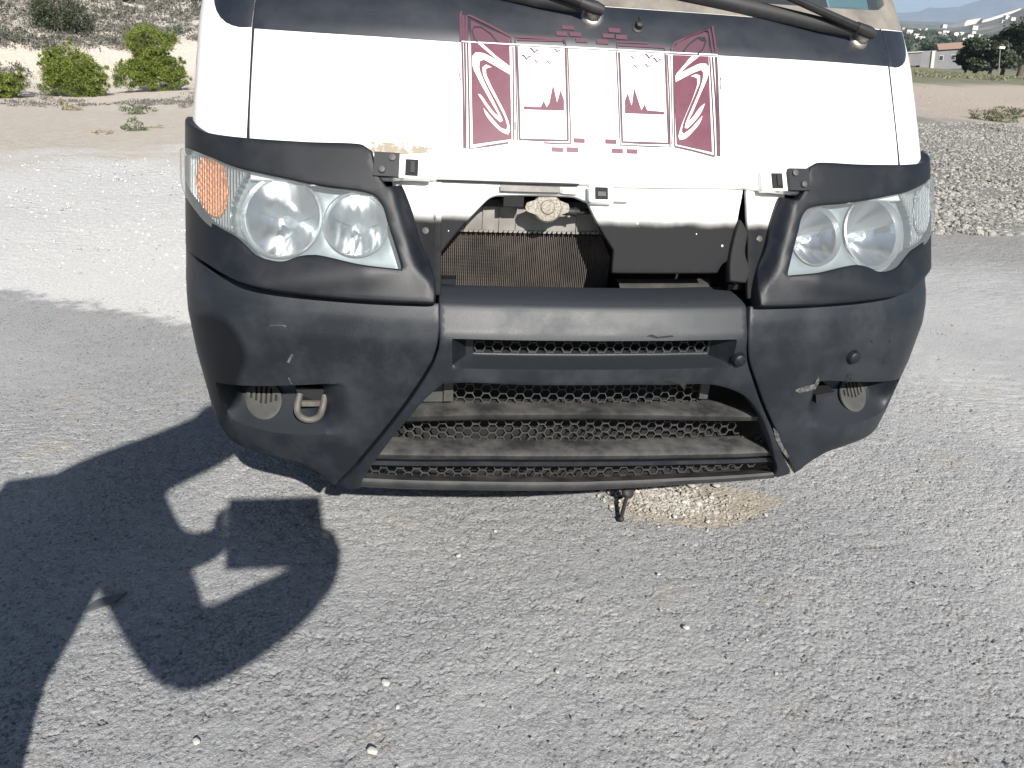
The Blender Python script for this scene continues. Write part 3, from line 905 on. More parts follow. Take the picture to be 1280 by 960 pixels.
for w in (-1, 1):
    rc.add(*(lambda e1, e2: ([p+ax*h_+e1*x_+e2*y_ for h_ in (-.002, .005) for (x_, y_) in ((w*.024, -.017), (w*.046, -.009), (w*.049, 0), (w*.046, .009), (w*.024, .017))],
             [(0, 1, 2, 3, 4), (9, 8, 7, 6, 5)]+[(i, (i+1) % 5, 5+(i+1) % 5, 5+i) for i in range(5)]))(Vector((1, 0, 0)), ax.cross(Vector((1, 0, 0)))))
rc.build('radiator_cap', M_cap, van)
MB().tube([(-.075, .080, .960), (-.055, .082, .959), (-.047, .082, .959)], [.009, .009, .012], 10).tube([(-.047, .083, .959), (.04, .10, .960)], .007, 8).build('overflow_pipe', M_rubber, van, True)
MB().box((-.188, .10, .985), (.044, .05, .034)).revolve([(.014, -.03), (.018, -.010), (.0, -.008)], (-.188, .10, .968), (0, 0, -1), 16).build('latch_box', M_dark, van)
# metal strip along the top edge, sticker and centre clip
q = [(-0.2231,1.0164),(-0.0939,1.0171),(-0.0941,1.0071),(-0.2232,1.0057)]
patch('metal_strip', BODY, q, M_tank, van, h=.02, th=.006, off=-.002, r=.001, curve=False)
q = [(-0.0921,1.0171),(-0.0549,1.016),(-0.0552,1.0052),(-0.0924,1.0064)]
st = patch('sticker', BODY, q, pbr('paper_sticker', (.62, .60, .55), .8, dust=(120, .8, (.2, .2, .2), .48, .56)), van, h=.02, th=.002, off=-.006, r=.0004, curve=False)
p, n, a, v = BODY.frame(-.005, 1.004, .0)
R = Matrix((a, n, v)).transposed()
o = MB().box(p, (.052, .024, .036), R).box(p+a*.045-v*.003, (.04, .006, .018), R).build('centre_clip', M_white, van)
MB().box(p+n*.0115, (.028, .006, .026), R).build('clip_socket', M_dark, o)
MB().box(p+n*.0125-v*.002, (.018, .007, .010), R).build('clip', M_plastic, o)
# lower rail and a black sheet standing in for the unlit engine bay
patch('bay_dark_sheet', flat(.30), [(-.80, .30), (.80, .30), (.80, 1.06), (-.80, 1.06)], M_dark, van, h=.1, off=0, r=0, curve=False)
loft('lower_rail', [(flat(.10), [(.065, .802), (.30, .803)]), (flat(.062), [(.065, .803), (.29, .803)]), (flat(.050), [(.065, .796), (.285, .796)]), (flat(.052), [(.065, .77), (.285, .77)])], M_dirty, van, close=False)
MB().box((-.33, .06, .806), (.04, .03, .012)).build('rail_bracket', M_plastic, van)
MB().box((.335, .06, .806), (.035, .05, .012)).build('rail_bracket', M_plastic, van)

# bumper corners with the scooped lamp recess
BUMPW = Surf([(.26, -.005), (.30, -.022), (.36, -.040), (.45, -.052), (.6, -.06), (.70, -.06), (.745, -.052), (.775, -.040), (.80, -.024), (.84, -.006)], [(.26, .81), (.32, .852), (.4, .876), (.5, .889), (.6, .903), (.7, .912), (.85, .914)])
WING_L = [(-.353, .777), (-.3535, .73)] + [(-0.3577,0.6949),(-0.368,0.6612),(-0.4215,0.5697),(-0.4978,0.4648),(-0.5697,0.3751),(-0.6364,0.3075)] + [(-.641, .317), (-.658, .346), (-.682, .366), (-.753, .378), (-.812, .386), (-.868, .396), (-.905, .42), (-.97, .445), (-1.12, .47), (-1.15, .6), (-1.15, .83), (-1.0, .836), (-.914, .830), (-.883, .820), (-.842, .805), (-.745, .790), (-.632, .780), (-.499, .775), (-.398, .774)]
WING_R = [(-u, z) for u, z in WING_L]
TOPZ = lambda a: .585-.028*np.clip((a-.60)/.22, 0, 1.3)
BOTZ = lambda a: .452+.030*((a-.72)/.15)**2*0.6
def recess(u, z):
    a = np.abs(u)
    zt, zb = TOPZ(a), BOTZ(a)
    t = np.clip((z-zb)/(zt-zb), 0, 1)
    lat = np.clip((a-.555)/.11, 0, 1)
    lat = lat*lat*(3-2*lat)*np.clip((.875-a)/.055, 0, 1)
    d = .105*(1-(1-t)**2.8)*lat
    d = np.where(z > zt+.001, 0, d)
    # gentle roll at the bottom edge and a pinch below the headlamp
    d = d+.03*np.clip((.40-z)/.05, 0, 1)**2*np.clip((a-.68)/.08, 0, 1)
    return d
xs = np.linspace(.545, .885, 70)
ex = [[(-a, float(TOPZ(a))+e_) for a in xs] for e_ in (0, .004)]+[[(-a, float(BOTZ(a))) for a in xs]]
for s, W_ in ((-1, WING_L), (1, WING_R)):
    e_ = ex if s < 0 else [[(-u, z) for u, z in L] for L in ex]
    patch('bumper_corner', BUMPW, W_, M_bump, van, h=.010, th=.045, off=0, r=.004, disp=recess, extra=e_)
    # round louvred vent set into the recess
    ve = empty('vent', (0, 0, 0), van)
    uc, zc, rv = s*.755, .503, .043
    ya = float(BUMP(uc, .52)[1])+.070
    ring_ = [(rv*math.cos(2*math.pi*i/36), rv*math.sin(2*math.pi*i/36)) for i in range(36)]
    slots = []
    for i in range(6):
        x0 = -.030+.012*i
        hh = math.sqrt(max(.033**2-x0**2, 0))
        lo_z = -.012+.010*abs(x0)/.0275
        slots.append([(x0-.004, lo_z), (x0+.004, lo_z), (x0+.004, max(hh, .012)), (x0-.004, max(hh, .012))])
    class Disc:
        def __call__(self, u, z):
            yw = .30*s
            return np.stack([uc*.985+u*math.cos(yw), ya+z*.80+u*math.sin(yw), zc+z*.80], -1)
        def normal(self, u, z):
            n_ = np.array([math.sin(.30*s), -1, .7])
            return np.broadcast_to(n_/np.linalg.norm(n_), (*np.shape(u), 3))
    patch('vent_plate', Disc(), ring_, M_dirty, ve, holes=slots, h=.012, th=.006, r=.0015, curve=False)
    MB().revolve([(.042, -.03), (.040, -.012), (.0, -.012)], (uc*.985, ya, zc), (math.sin(.30*s), -1, .7), 24).build('vent_back', M_dark, ve)
# tow loop in the left recess
tl = empty('tow_loop', (0, 0, 0), van)
U = [(-0.6554,0.5364),(-0.6612,0.5066),(-0.6541,0.4883),(-0.6351,0.4799),(-0.6152,0.4877),(-0.6056,0.5079),(-0.6004,0.5319)]
MB().tube([tuple(q) for q in catmull(np.array([(x, .03+(.02 if i in (0, 6) else 0), z) for i, (x, z) in enumerate(U)]), 5)], .0078, 12).build('loop', M_hook, tl, True)
U = [(-0.6523,0.5173),(-0.61,0.5128)]
MB().box(((U[0][0]+U[1][0])/2, .045, (U[0][1]+U[1][1])/2), (abs(U[1][0]-U[0][0]), .008, .012)).build('cross_bar', M_hook, tl)
U = [(-0.6659,0.551),(-0.6598,0.5352),(-0.6627,0.5115),(-0.6601,0.4914),(-0.6467,0.477),(-0.6256,0.4767),(-0.6092,0.4906),(-0.6015,0.5087),(-0.5885,0.5265),(-0.5669,0.5462)]
n_ = len(U)
MB().add([(x, .052+.02*(z < .5), z) for x, z in U]+[(x, .12, z) for x, z in U], [tuple(range(n_)), tuple(range(2*n_-1, n_-1, -1))]+[(i, (i+1) % n_, n_+(i+1) % n_, n_+i) for i in range(n_)]).build('tow_hole_dark', M_dark, van)  # solid dark block painting the shade inside the tow hole

U = [(0.582,0.5416),(0.6309,0.5509),(0.6298,0.5466),(0.6075,0.5326),(0.5886,0.5175)]
n_ = len(U)
MB().add([(x, .006, z) for x, z in U]+[(x, .07, z) for x, z in U], [tuple(range(n_)), tuple(range(2*n_-1, n_-1, -1))]+[(i, (i+1) % n_, n_+(i+1) % n_, n_+i) for i in range(n_)]).build('tow_hole_dark', M_dark, van)  # dark block on the right recess, drawn as a shaded hole

# bumper centre: one upper slot and the wide lower opening
SLOT = [(-.30, .712), (.30, .706), (.318, .700), (.312, .640), (.298, .634), (-.30, .640), (-.314, .646)]
CENT = [(-.344, .797), (-.1, .7975), (.1, .7975), (.320, .797), (.333, .790), (.3435, .777), (.3450, .73), (.3455, .70)] + [(-u, z) for u, z in [(-0.3458,0.6934),(-0.3552,0.6579),(-0.4076,0.5655),(-0.4833,0.4603),(-0.5555,0.3692),(-0.6185,0.3065)]]
CENT += [(.592, .300), (.578, .303), (.566, .330)] + [(0.5286,0.3794),(0.4805,0.4545),(0.434,0.5163),(0.3811,0.564),(0.3058,0.5951)] + [(.15, .603), (-.15, .605), (-.30, .608)] + [(-0.3461,0.6033),(-0.3881,0.5623),(-0.4329,0.5043),(-0.4685,0.4601),(-0.5049,0.4063),(-0.5515,0.3401)]
CENT += [(-.575, .302), (-.605, .300)] + [(-0.6185,0.3065),(-0.5555,0.3692),(-0.4833,0.4603),(-0.4076,0.5655),(-0.3552,0.6579),(-0.3458,0.6934)] + [(-.3455, .73), (-.3455, .777)]
HOLE = [(-.272, .698), (.286, .698), (.286, .649), (-.272, .649)]
ST, SB = .708, .640
def slot_disp(u, z):
    m_ = np.clip((.322-np.abs(u-.0))/.035, 0, 1)
    t = np.clip((z-SB)/.007, 0, 1)
    d = .062*t
    d = np.where(z > .7045, 0, d)
    return d*m_
xs = np.linspace(-.32, .32, 90)
ex = [[(x, .7040) for x in xs], [(x, .7075) for x in xs], [(x, SB) for x in xs], [(x, SB+.007) for x in xs]]+[[(x, z) for z in np.linspace(SB, .704, 9)] for x in (-.322, -.287, .287, .322)]
patch('bumper_centre', BUMP, CENT, M_bump, van, holes=[HOLE], h=.010, th=.05, off=0, r=.004, disp=slot_disp, extra=ex)

def hexmesh(name, S, poly, parent, side=.0133, bar=.0020, dep=.005):
    P = np.array(poly)
    lo, hi = P.min(0), P.max(0)
    hgt = math.sqrt(3)*side
    E = set()
    for i in range(int((hi[0]-lo[0])/(1.5*side))+3):
        for j in range(-1, int((hi[1]-lo[1])/hgt)+3):
            cx = lo[0]+i*1.5*side
            cz = lo[1]+j*hgt+(hgt/2 if i % 2 else 0)
            c = [(round(cx+side*math.cos(k*math.pi/3), 5), round(cz+side*math.sin(k*math.pi/3), 5)) for k in range(6)]
            for k in range(6):
                a, b = c[k], c[(k+1) % 6]
                ka = (round(a[0], 3), round(a[1], 3))
                kb = (round(b[0], 3), round(b[1], 3))
                E.add((min(ka, kb), max(ka, kb)))
    E = [e for e in E if abs(e[0][0]-e[1][0])+abs(e[0][1]-e[1][1]) > .004]
    mid = np.array([((a[0]+b[0])/2, (a[1]+b[1])/2) for a, b in E])
    ok = inside(P, mid)
    mb = MB()
    for (a, b), k in zip(E, ok):
        if k:
            A, B = Vector(S(*a)), Vector(S(*b))
            t = (B-A).normalized()
            nn = Vector((0, -1, 0))
            sd = t.cross(nn).normalized()*bar/2
            d_ = nn*dep
            A, B = A-t*bar*.3, B+t*bar*.3
            mb.add([A+sd, A-sd, B-sd, B+sd, A+sd+d_, A-sd+d_, B-sd+d_, B+sd+d_], [(4, 5, 6, 7), (0, 3, 2, 1), (0, 1, 5, 4), (1, 2, 6, 5), (2, 3, 7, 6), (3, 0, 4, 7)])
    return mb.build(name, M_mesh, parent)
hexmesh('mesh_grille', flat(.010), [(-.275, .632), (.290, .632), (.290, .70), (-.275, .70)], van)
hexmesh('mesh_grille', flat(.045), [(-.31, .50), (.31, .50), (.31, .60), (-.31, .60)], van)
hexmesh('mesh_grille', flat(.050), [(-.43, .405), (.43, .405), (.40, .50), (-.40, .50)], van)
hexmesh('mesh_grille', flat(.045), [(-.53, .305), (.53, .305), (.50, .40), (-.50, .40)], van)
for x in (-.32, .305):
    MB().box((x, .043, .545), (.022, .012, .05)).build('mesh_end_tab', M_mesh, van)
for x in (-.352,):
    MB().box((x, .05, .545), (.05, .006, .06)).revolve([(.009, .003), (.007, .008), (0, .008)], (x, .05, .552), (0, -1, 0), 12).build('end_plate', M_dirty, van)
# three dusty slats
F1, F2, F3, F4 = flat(.052), flat(-.012), flat(-.020), flat(-.012)
loft('slat', [(F1, [(-0.3862,0.5084),(-0.2428,0.509),(0.0096,0.5064),(0.1512,0.5056),(0.3468,0.5044)]), (F2, [(-0.4144,0.5032),(-0.2502,0.5128),(-0.0063,0.5143),(0.1916,0.5074),(0.4361,0.4902)]), (F3, [(-0.4237,0.4986),(-0.2509,0.5086),(-0.0078,0.51),(0.1895,0.5029),(0.4537,0.4841)]), (F4, [(-0.4252,0.4843),(-0.2494,0.4943),(-0.0046,0.4966),(0.1945,0.487),(0.4633,0.4682)]), (F1, [(-0.412,0.4504),(-0.2406,0.4591),(0.0141,0.4609),(0.2213,0.4526),(0.4689,0.4355)])], M_slat, van)
loft('slat', [(F1, [(-0.4519,0.4078),(-0.2385,0.4093),(0.0196,0.4055),(0.2287,0.4015),(0.4536,0.395)]), (F2, [(-0.4806,0.4045),(-0.2457,0.4092),(0.0043,0.4066),(0.2491,0.4001),(0.5086,0.3882)]), (F3, [(-0.488,0.3979),(-0.2463,0.4019),(0.0031,0.3991),(0.2474,0.3924),(0.5159,0.3791)]), (F4, [(-0.4901,0.3826),(-0.2448,0.3888),(0.0064,0.3857),(0.2522,0.3798),(0.5257,0.3644)]), (F1, [(-0.4792,0.3427),(-0.2358,0.3471),(0.0256,0.3442),(0.2824,0.3348),(0.5286,0.3234)])], M_slat, van)
G1, G2 = flat(.02), flat(-.006)
loft('slat_skirt', [(G1, [(-0.4962,0.3621),(-0.2403,0.3675),(0.0161,0.3639),(0.2675,0.3562),(0.5253,0.3429)]), (G2, [(-0.4958,0.3725),(-0.2436,0.3778),(0.0089,0.3745),(0.2564,0.3671),(0.5142,0.3552)]), (G2, [(-0.5035,0.3613),(-0.2432,0.3669),(0.01,0.3633),(0.258,0.3567),(0.5217,0.3426)]), (G1, [(-0.5002,0.3454),(-0.2395,0.3509),(0.0178,0.3469),(0.27,0.3399),(0.5339,0.3253)])], M_bump, van)
loft('bottom_lip', [(F1, [(-0.5127,0.3049),(-0.234,0.3075),(0.0298,0.3024),(0.2886,0.2953),(0.5492,0.2844)]), (F2, [(-0.5246,0.3276),(-0.2421,0.3264),(0.0127,0.3219),(0.2614,0.321),(0.525,0.3137)]), (flat(-.016), [(-0.5322,0.3219),(-0.2422,0.32),(0.0124,0.3152),(0.2608,0.3153),(0.5289,0.3084)]), (F4, [(-0.5383,0.3059),(-0.2411,0.3041),(0.015,0.299),(0.2639,0.3046),(0.5338,0.2959)]), (F1, [(-0.5192,0.2634),(-0.2321,0.2625),(0.0342,0.2576),(0.2941,0.26),(0.5558,0.2539)])], M_slat, van)

patch('grille_dark_sheet', flat(.115), [(-.58, .285), (.3, .25), (.635, .225), (.645, .40), (.45, .74), (-.45, .74), (-.62, .40)], M_dark, van, h=.05, th=.01, r=0, curve=False)  # dark sheet closing the openings, standing in for the shade behind them
# sensors, scuffs, dark dots drawn for the shade of small holes
def puck(u, z, r):
    p, n, a, v = BUMP.frame(u, z)
    o = MB().revolve([(r*1.15, -.004), (r*1.15, .001), (r, .004), (r*.95, .010), (r*.8, .0125), (0, .0125)], p, n, 28).build('bumper_plug', M_plastic, van, True)
    for dx, dz in ((.2, .35), (.25, -.2), (-.1, .0), (.55, .3)):
        q = p+n*.0127+a*dx*r+v*dz*r
        MB().revolve([(r*.13, 0), (0, .0006)], q, n, 10).build('plug_hole_dot', M_dark, o)
    return o
puck(.335, .659, .0155)
puck(.648, .648, .0155)
for u, z in [(0.6897,0.6837),(0.7487,0.6781),(0.753,0.6226)]:
    p, n, a, v = BUMP.frame(u, z)
    MB().revolve([(.0035, .0006), (0, .0008)], p, n, 10).build('screw_hole_dot', M_dark, van)
multi_patch('scuff_mark', BUMP, [ribbon([(0.6672,0.5987),(0.6522,0.6012),(0.6513,0.5947),(0.6667,0.5889),(0.6676,0.5812),(0.6536,0.5836)], .0030)], M_dark, van, h=.01, off=.0012)
multi_patch('scuff_mark', BUMP, [[(0.5115,0.5692),(0.527,0.5766),(0.5464,0.5795),(0.5634,0.5824),(0.5669,0.6036),(0.5749,0.588),(0.5708,0.5688),(0.5475,0.5642),(0.5279,0.5614)], [(0.4837,0.47),(0.5029,0.4547),(0.5331,0.4132),(0.571,0.3745),(0.57,0.3671),(0.5343,0.3984),(0.5029,0.4358)]], M_scuff, van, h=.01, off=.0012)
multi_patch('scuff_mark', BUMP, [[(0.105,0.718),(0.1178,0.7214),(0.131,0.7162),(0.1644,0.7194),(0.1683,0.7159),(0.1312,0.7128)], [(0.1827,0.6223),(0.2026,0.6198),(0.2171,0.6054),(0.2149,0.5871),(0.2,0.6019),(0.177,0.6105),(0.1511,0.6151)], [(0.0966,0.6356),(0.1206,0.6392),(0.1253,0.6333),(0.1009,0.6316)]], M_dark, van, h=.01, off=.0012)
multi_patch('scuff_mark', BUMP, [ribbon([(-0.6646,0.6536),(-0.6733,0.6417),(-0.6779,0.6338)], .004), ribbon([(-0.6816,0.5976),(-0.6796,0.588),(-0.677,0.5823)], .002), ribbon([(-0.7056,0.7143),(-0.6814,0.7179),(-0.6713,0.7154)], .0015)], M_scuff, van, h=.01, off=.0012)
# strap and pin hanging from under the bumper down to the asphalt
hs = MB()
hs.tube([(.225, .283, .010), (.232, .297, .018), (.262, .355, .055)], .0058, 8).revolve([(.0, -.006), (.019, -.007), (.020, .002), (.013, .009), (0, .009)], (.263, .357, .056), (.25, -.70, .60), 20)
hs.revolve([(.0, -.009), (.008, -.006), (.010, 0), (.007, .008), (0, .010)], (.225, .283, .010), (.3, -.6, .6), 12)
hs.tube([(.264, .360, .06), (.27, .40, .14), (.27, .46, .30), (.27, .50, .38)], .004, 6)
hs.build('hanging_strap', M_rubber, van, True)

# ------------------------------------------------------------------ terrain
def vnoise(x, y, seed=0):
    """gradient noise in [-1, 1]"""
    xi, yi = np.floor(x).astype(np.int64), np.floor(y).astype(np.int64)
    xf, yf = x-xi, y-yi
    def g(ix, iy, dx, dy):
        hsh = (ix*374761393+iy*668265263+seed*974634777) & 0x7fffffff
        hsh = ((hsh ^ (hsh >> 13))*1274126177) & 0x7fffffff
        hsh = (hsh ^ (hsh >> 16)) & 0xffff
        a = hsh*(2*math.pi/65536)
        return np.cos(a)*dx+np.sin(a)*dy
    u = xf*xf*xf*(xf*(xf*6-15)+10)
    v = yf*yf*yf*(yf*(yf*6-15)+10)
    a = g(xi, yi, xf, yf)*(1-u)+g(xi+1, yi, xf-1, yf)*u
    b = g(xi, yi+1, xf, yf-1)*(1-u)+g(xi+1, yi+1, xf-1, yf-1)*u
    return (a*(1-v)+b*v)*1.5
def sstep(a, b, x):
    t = np.clip((x-a)/(b-a), 0, 1)
    return t*t*(3-2*t)
def terrain(x, y):
    """large shape: level round the van, falling a little to the left, a scrub hill behind on the left, a rising valley far right"""
    r = np.hypot(x, y)
    left = sstep(.0, .5, -x/(r+.1)+.12)
    z = -1.0*sstep(6, 24, r)*left
    # hill: front foot about 27 m out on the left
    s = (-x*.52+y*.86)
    foot = 27+1.2*vnoise(x*.09, y*.09, 5)
    lw = sstep(-.02, .12, .10-(x-.06*y)/(r+1))
    hill = np.maximum(s-foot, 0)
    z = z+lw*(sstep(0, 2.2, hill)*.9+hill*.36*sstep(0, 12, hill)+sstep(2, 20, hill)*(1.0*vnoise(x*.07, y*.07, 8)+.45*vnoise(x*.22, y*.22, 9)))*(1-.0*r)
    z = z+.10*sstep(5, 20, r)*vnoise(x*.3, y*.3, 4)
    # far right: land sinks a little, then climbs towards the mountains
    rw = sstep(.02, .2, (x-.1*y)/(r+1))
    z = z-rw*1.6*sstep(60, 200, r)+rw*np.maximum(r-420, 0)*.030*(1+.25*vnoise(x*.0015, y*.0015, 3))
    return z

def axis(lo, hi, f0, f1, d, grow):
    a = list(np.arange(f0, f1, d))
    s, x = d, f1
    while x < hi:
        a.append(x)
        s *= grow
        x += s
    a.append(hi)
    s, x = d, f0
    while x > lo:
        s *= grow
        x -= s
        a.append(x)
    return np.array(sorted(a))
gx = axis(-9000, 9000, -1.45, 1.75, .0042, 1.055)
gy = axis(-400, 9500, -.78, 1.1, .0042, 1.055)
X, Y = np.meshgrid(gx, gy)
Z = terrain(X, Y)
near = (1-sstep(2.2, 4.0, np.abs(X)))*(1-sstep(2.4, 4.5, np.abs(Y-.7)))
# worn asphalt: plateaus of coarse chippings with broken pits between them
wx = X+.004*vnoise(X*80, Y*80, 31)
wy = Y+.004*vnoise(X*80, Y*80, 32)
n1 = vnoise(wx*120, wy*185, 21)
n2 = vnoise(wx*200, wy*270, 22)
n3 = vnoise(X*26, Y*30, 23)
n4 = vnoise(X*2.2, Y*2.2, 24)
rough = .55+.45*sstep(-.4, .5, n4+.5*sstep(-.2, 1.2, X))
h = np.clip(1.25*n1+.55*n2+.35*n3+.28, -1.1, .36)
micro = rough*(.0044*h+.0022*n2)+.0014*n3+.005*n4
pits = np.where((n3+.8*n1) < -.78, -.003, 0)*rough
Z = Z+near*(micro+pits)-.0
Z = Z+(1-near)*sstep(2, 4, np.hypot(X, Y-.5))*(.012*vnoise(X*7, Y*7, 41)+.02*vnoise(X*1.7, Y*1.7, 42))*(1-sstep(60, 200, np.hypot(X, Y)))
# ridge of loose material along the front of the bumper's right half
ny, nx = X.shape
idx = np.arange(ny*nx).reshape(ny, nx)
quads = np.stack([idx[:-1, :-1], idx[:-1, 1:], idx[1:, 1:], idx[1:, :-1]], -1).reshape(-1, 4)
me = bpy.data.meshes.new('ground')
me.vertices.add(nx*ny)
me.vertices.foreach_set('co', np.stack([X, Y, Z], -1).astype(np.float32).ravel())
me.loops.add(len(quads)*4)
me.loops.foreach_set('vertex_index', quads.astype(np.int32).ravel())
me.polygons.add(len(quads))
me.polygons.foreach_set('loop_start', (np.arange(len(quads))*4).astype(np.int32))
me.polygons.foreach_set('use_smooth', np.ones(len(quads), bool))
me.update(calc_edges=True)
ground = bpy.data.objects.new('ground', me)
COL.objects.link(ground)
tag(ground, kind='structure')

# ground material: zones by real position
class NT:
    def __init__(s, M):
        s.nt = M.node_tree
    def n(s, t, **kw):
        x = s.nt.nodes.new(t)
        for k, v in kw.items():
            setattr(x, k, v)
        return x
    def l(s, a, b):
        s.nt.links.new(a, b)
    def noise(s, vec, sc, det=6, ro=.6):
        x = s.n('ShaderNodeTexNoise')
        x.inputs['Scale'].default_value = sc
        x.inputs['Detail'].default_value = det
        x.inputs['Roughness'].default_value = ro
        s.l(vec, x.inputs['Vector'])
        return x.outputs['Fac']
    def mapr(s, v, a, b, c=0, d=1, smooth=True):
        x = s.n('ShaderNodeMapRange')
        if smooth:
            x.interpolation_type = 'SMOOTHSTEP'
        for k, q in (('From Min', a), ('From Max', b), ('To Min', c), ('To Max', d)):
            x.inputs[k].default_value = q
        s.l(v, x.inputs['Value'])
        return x.outputs['Result']
    def math(s, op, a, b, c=None):
        x = s.n('ShaderNodeMath', operation=op)
        for i, q in enumerate((a, b, c)):
            if q is None:
                continue
            if isinstance(q, (int, float)):
                x.inputs[i].default_value = q
            else:
                s.l(q, x.inputs[i])
        return x.outputs[0]
    def mix(s, f, a, b):
        x = s.n('ShaderNodeMix', data_type='RGBA')
        if isinstance(f, (int, float)):
            x.inputs['Factor'].default_value = f
        else:
            s.l(f, x.inputs['Factor'])
        for k, q in (('A', a), ('B', b)):
            if isinstance(q, tuple):
                x.inputs[k].default_value = (*q, 1)
            else:
                s.l(q, x.inputs[k])
        return x.outputs['Result']
G = bpy.data.materials.new('ground_material')
G.use_nodes = True
N = NT(G)
bs = G.node_tree.nodes['Principled BSDF']
geo = N.n('ShaderNodeNewGeometry')
pos = geo.outputs['Position']
sx = N.n('ShaderNodeSeparateXYZ')
N.l(pos, sx.inputs[0])
px_, py_, pz_ = sx.outputs
nb = N.noise(pos, 1.1, 5)
nm = N.noise(pos, 9, 6)
nf = N.noise(pos, 70, 5, .7)
nff = N.noise(pos, 260, 3, .7)
# asphalt: grey chippings, paler where dusty
asp = N.mix(N.mapr(nff, .32, .68), (.245, .248, .254), (.415, .417, .418))
asp = N.mix(N.mapr(nm, .35, .75, 0, .55), asp, (.355, .356, .356))
vor = N.n('ShaderNodeTexVoronoi')
vor.inputs['Scale'].default_value = 140
N.l(pos, vor.inputs['Vector'])
vc = N.n('ShaderNodeSeparateColor')
N.l(vor.outputs['Color'], vc.inputs[0])
asp = N.mix(N.mapr(vc.outputs[0], .88, .97, 0, .35), asp, (.50, .495, .48))
asp = N.mix(N.mapr(vc.outputs[1], .90, .97, 0, .6), asp, (.09, .09, .095))
# paleness of grazing light painted in towards the right, plus random mottling
grazing_pale = N.math('ADD', N.mapr(px_, .2, 2.6, 0, .75), N.mapr(nb, .35, .7, -.15, .35))
asp = N.mix(grazing_pale, asp, N.mix(N.mapr(nff, .35, .65), (.40, .397, .39), (.54, .535, .52)))
# beige dust patches
asp = N.mix(N.mapr(N.noise(pos, 5.5, 3, .5), .60, .74, 0, .45), asp, (.40, .355, .295))
# sandy drift below the bumper's right half
ax_ = N.math('SUBTRACT', px_, .50)
ay_ = N.math('SUBTRACT', py_, .36)
d1 = N.math('ADD', N.math('MULTIPLY', N.math('MULTIPLY', ax_, ax_), 14.0), N.math('MULTIPLY', N.math('MULTIPLY', ay_, ay_), 60.0))
d1 = N.math('ADD', d1, N.math('MULTIPLY', N.math('SUBTRACT', nm, .5), 2.6))
asp = N.mix(N.mapr(d1, .45, 1.25, .9, 0), asp, (.42, .37, .30))
# the white road behind on the left: crushed limestone
lime = N.mix(N.mapr(nf, .36, .66), (.56, .555, .54), (.74, .73, .71))
lime = N.mix(N.mapr(nm, .45, .75, 0, .5), lime, (.68, .66, .62))
# distance along a line leaving the van's left flank
edge = N.math('ADD', N.math('ADD', py_, N.math('MULTIPLY', px_, .50)), N.math('MULTIPLY', N.math('SUBTRACT', nm, .5), .55))
edge = N.math('ADD', edge, N.math('MULTIPLY', N.math('SUBTRACT', nb, .5), .6))
lm = N.mapr(edge, 1.20, 1.36)
lm = N.math('MULTIPLY', lm, N.mapr(px_, -.9, -.4, 1, 0))
col = N.mix(lm, asp, lime)
# right: pale strip, grey crushed stone, then bare ochre earth
rl = N.math('ADD', N.math('ADD', py_, N.math('MULTIPLY', px_, -.02)), N.math('MULTIPLY', N.math('SUBTRACT', nb, .5), .9))
rm = N.mapr(px_, .6, 1.4)
col = N.mix(N.math('MULTIPLY', rm, N.mapr(rl, 2.9, 3.5)), col, N.mix(N.mapr(nf, .35, .65), (.28, .275, .265), (.36, .352, .335)))
stone = N.mix(N.mapr(nf, .3, .7), (.15, .143, .13), (.31, .297, .27))
col = N.mix(N.math('MULTIPLY', rm, N.mapr(rl, 4.1, 4.5)), col, stone)
# bare earth further out
rr = N.n('ShaderNodeVectorMath', operation='LENGTH')
N.l(pos, rr.inputs[0])
rad = N.math('ADD', rr.outputs['Value'], N.math('MULTIPLY', N.math('SUBTRACT', nb, .5), 5.0))
earth = N.mix(N.mapr(nm, .35, .7), (.39, .325, .265), (.45, .395, .34))
earth = N.mix(N.mapr(nf, .55, .72, 0, .6), earth, (.48, .445, .39))
earthL = N.mix(N.mapr(nm, .3, .7), (.50, .44, .37), (.58, .52, .45))
earthL = N.mix(N.mapr(nf, .58, .72, 0, .7), earthL, (.30, .26, .22))
col = N.mix(N.math('MULTIPLY', N.mapr(px_, -.5, .5, 1, 0), N.mapr(rad, 6.2, 8.5)), col, earthL)
col = N.mix(N.math('MULTIPLY', N.mapr(px_, -.5, .5), N.mapr(rad, 18.5, 21)), col, earth)
# grassland beyond the earth on the right
gn = N.noise(pos, .12, 4)
gr = N.mix(N.mapr(nb, .3, .7), (.135, .145, .085), (.22, .205, .135))
col = N.mix(N.math('MULTIPLY', N.mapr(px_, 4, 10), N.mapr(N.math('ADD', rad, N.math('ADD', N.math('MULTIPLY', N.math('SUBTRACT', gn, .5), 22), N.mapr(N.math('DIVIDE', px_, N.math('ADD', py_, .01)), .60, 1.0, 6, -24, False))), 40, 50)), col, gr)
# far valley: olive groves, pale fields
fn_ = N.noise(pos, .006, 6, .65)
fr_ = N.noise(pos, .03, 5, .7)
far = N.mix(N.mapr(fr_, .4, .62), (.075, .095, .065), (.20, .18, .13))
far = N.mix(N.mapr(fn_, .58, .66, 0, .5), far, (.30, .27, .22))
col = N.mix(N.mapr(rr.outputs['Value'], 230, 330), col, far)
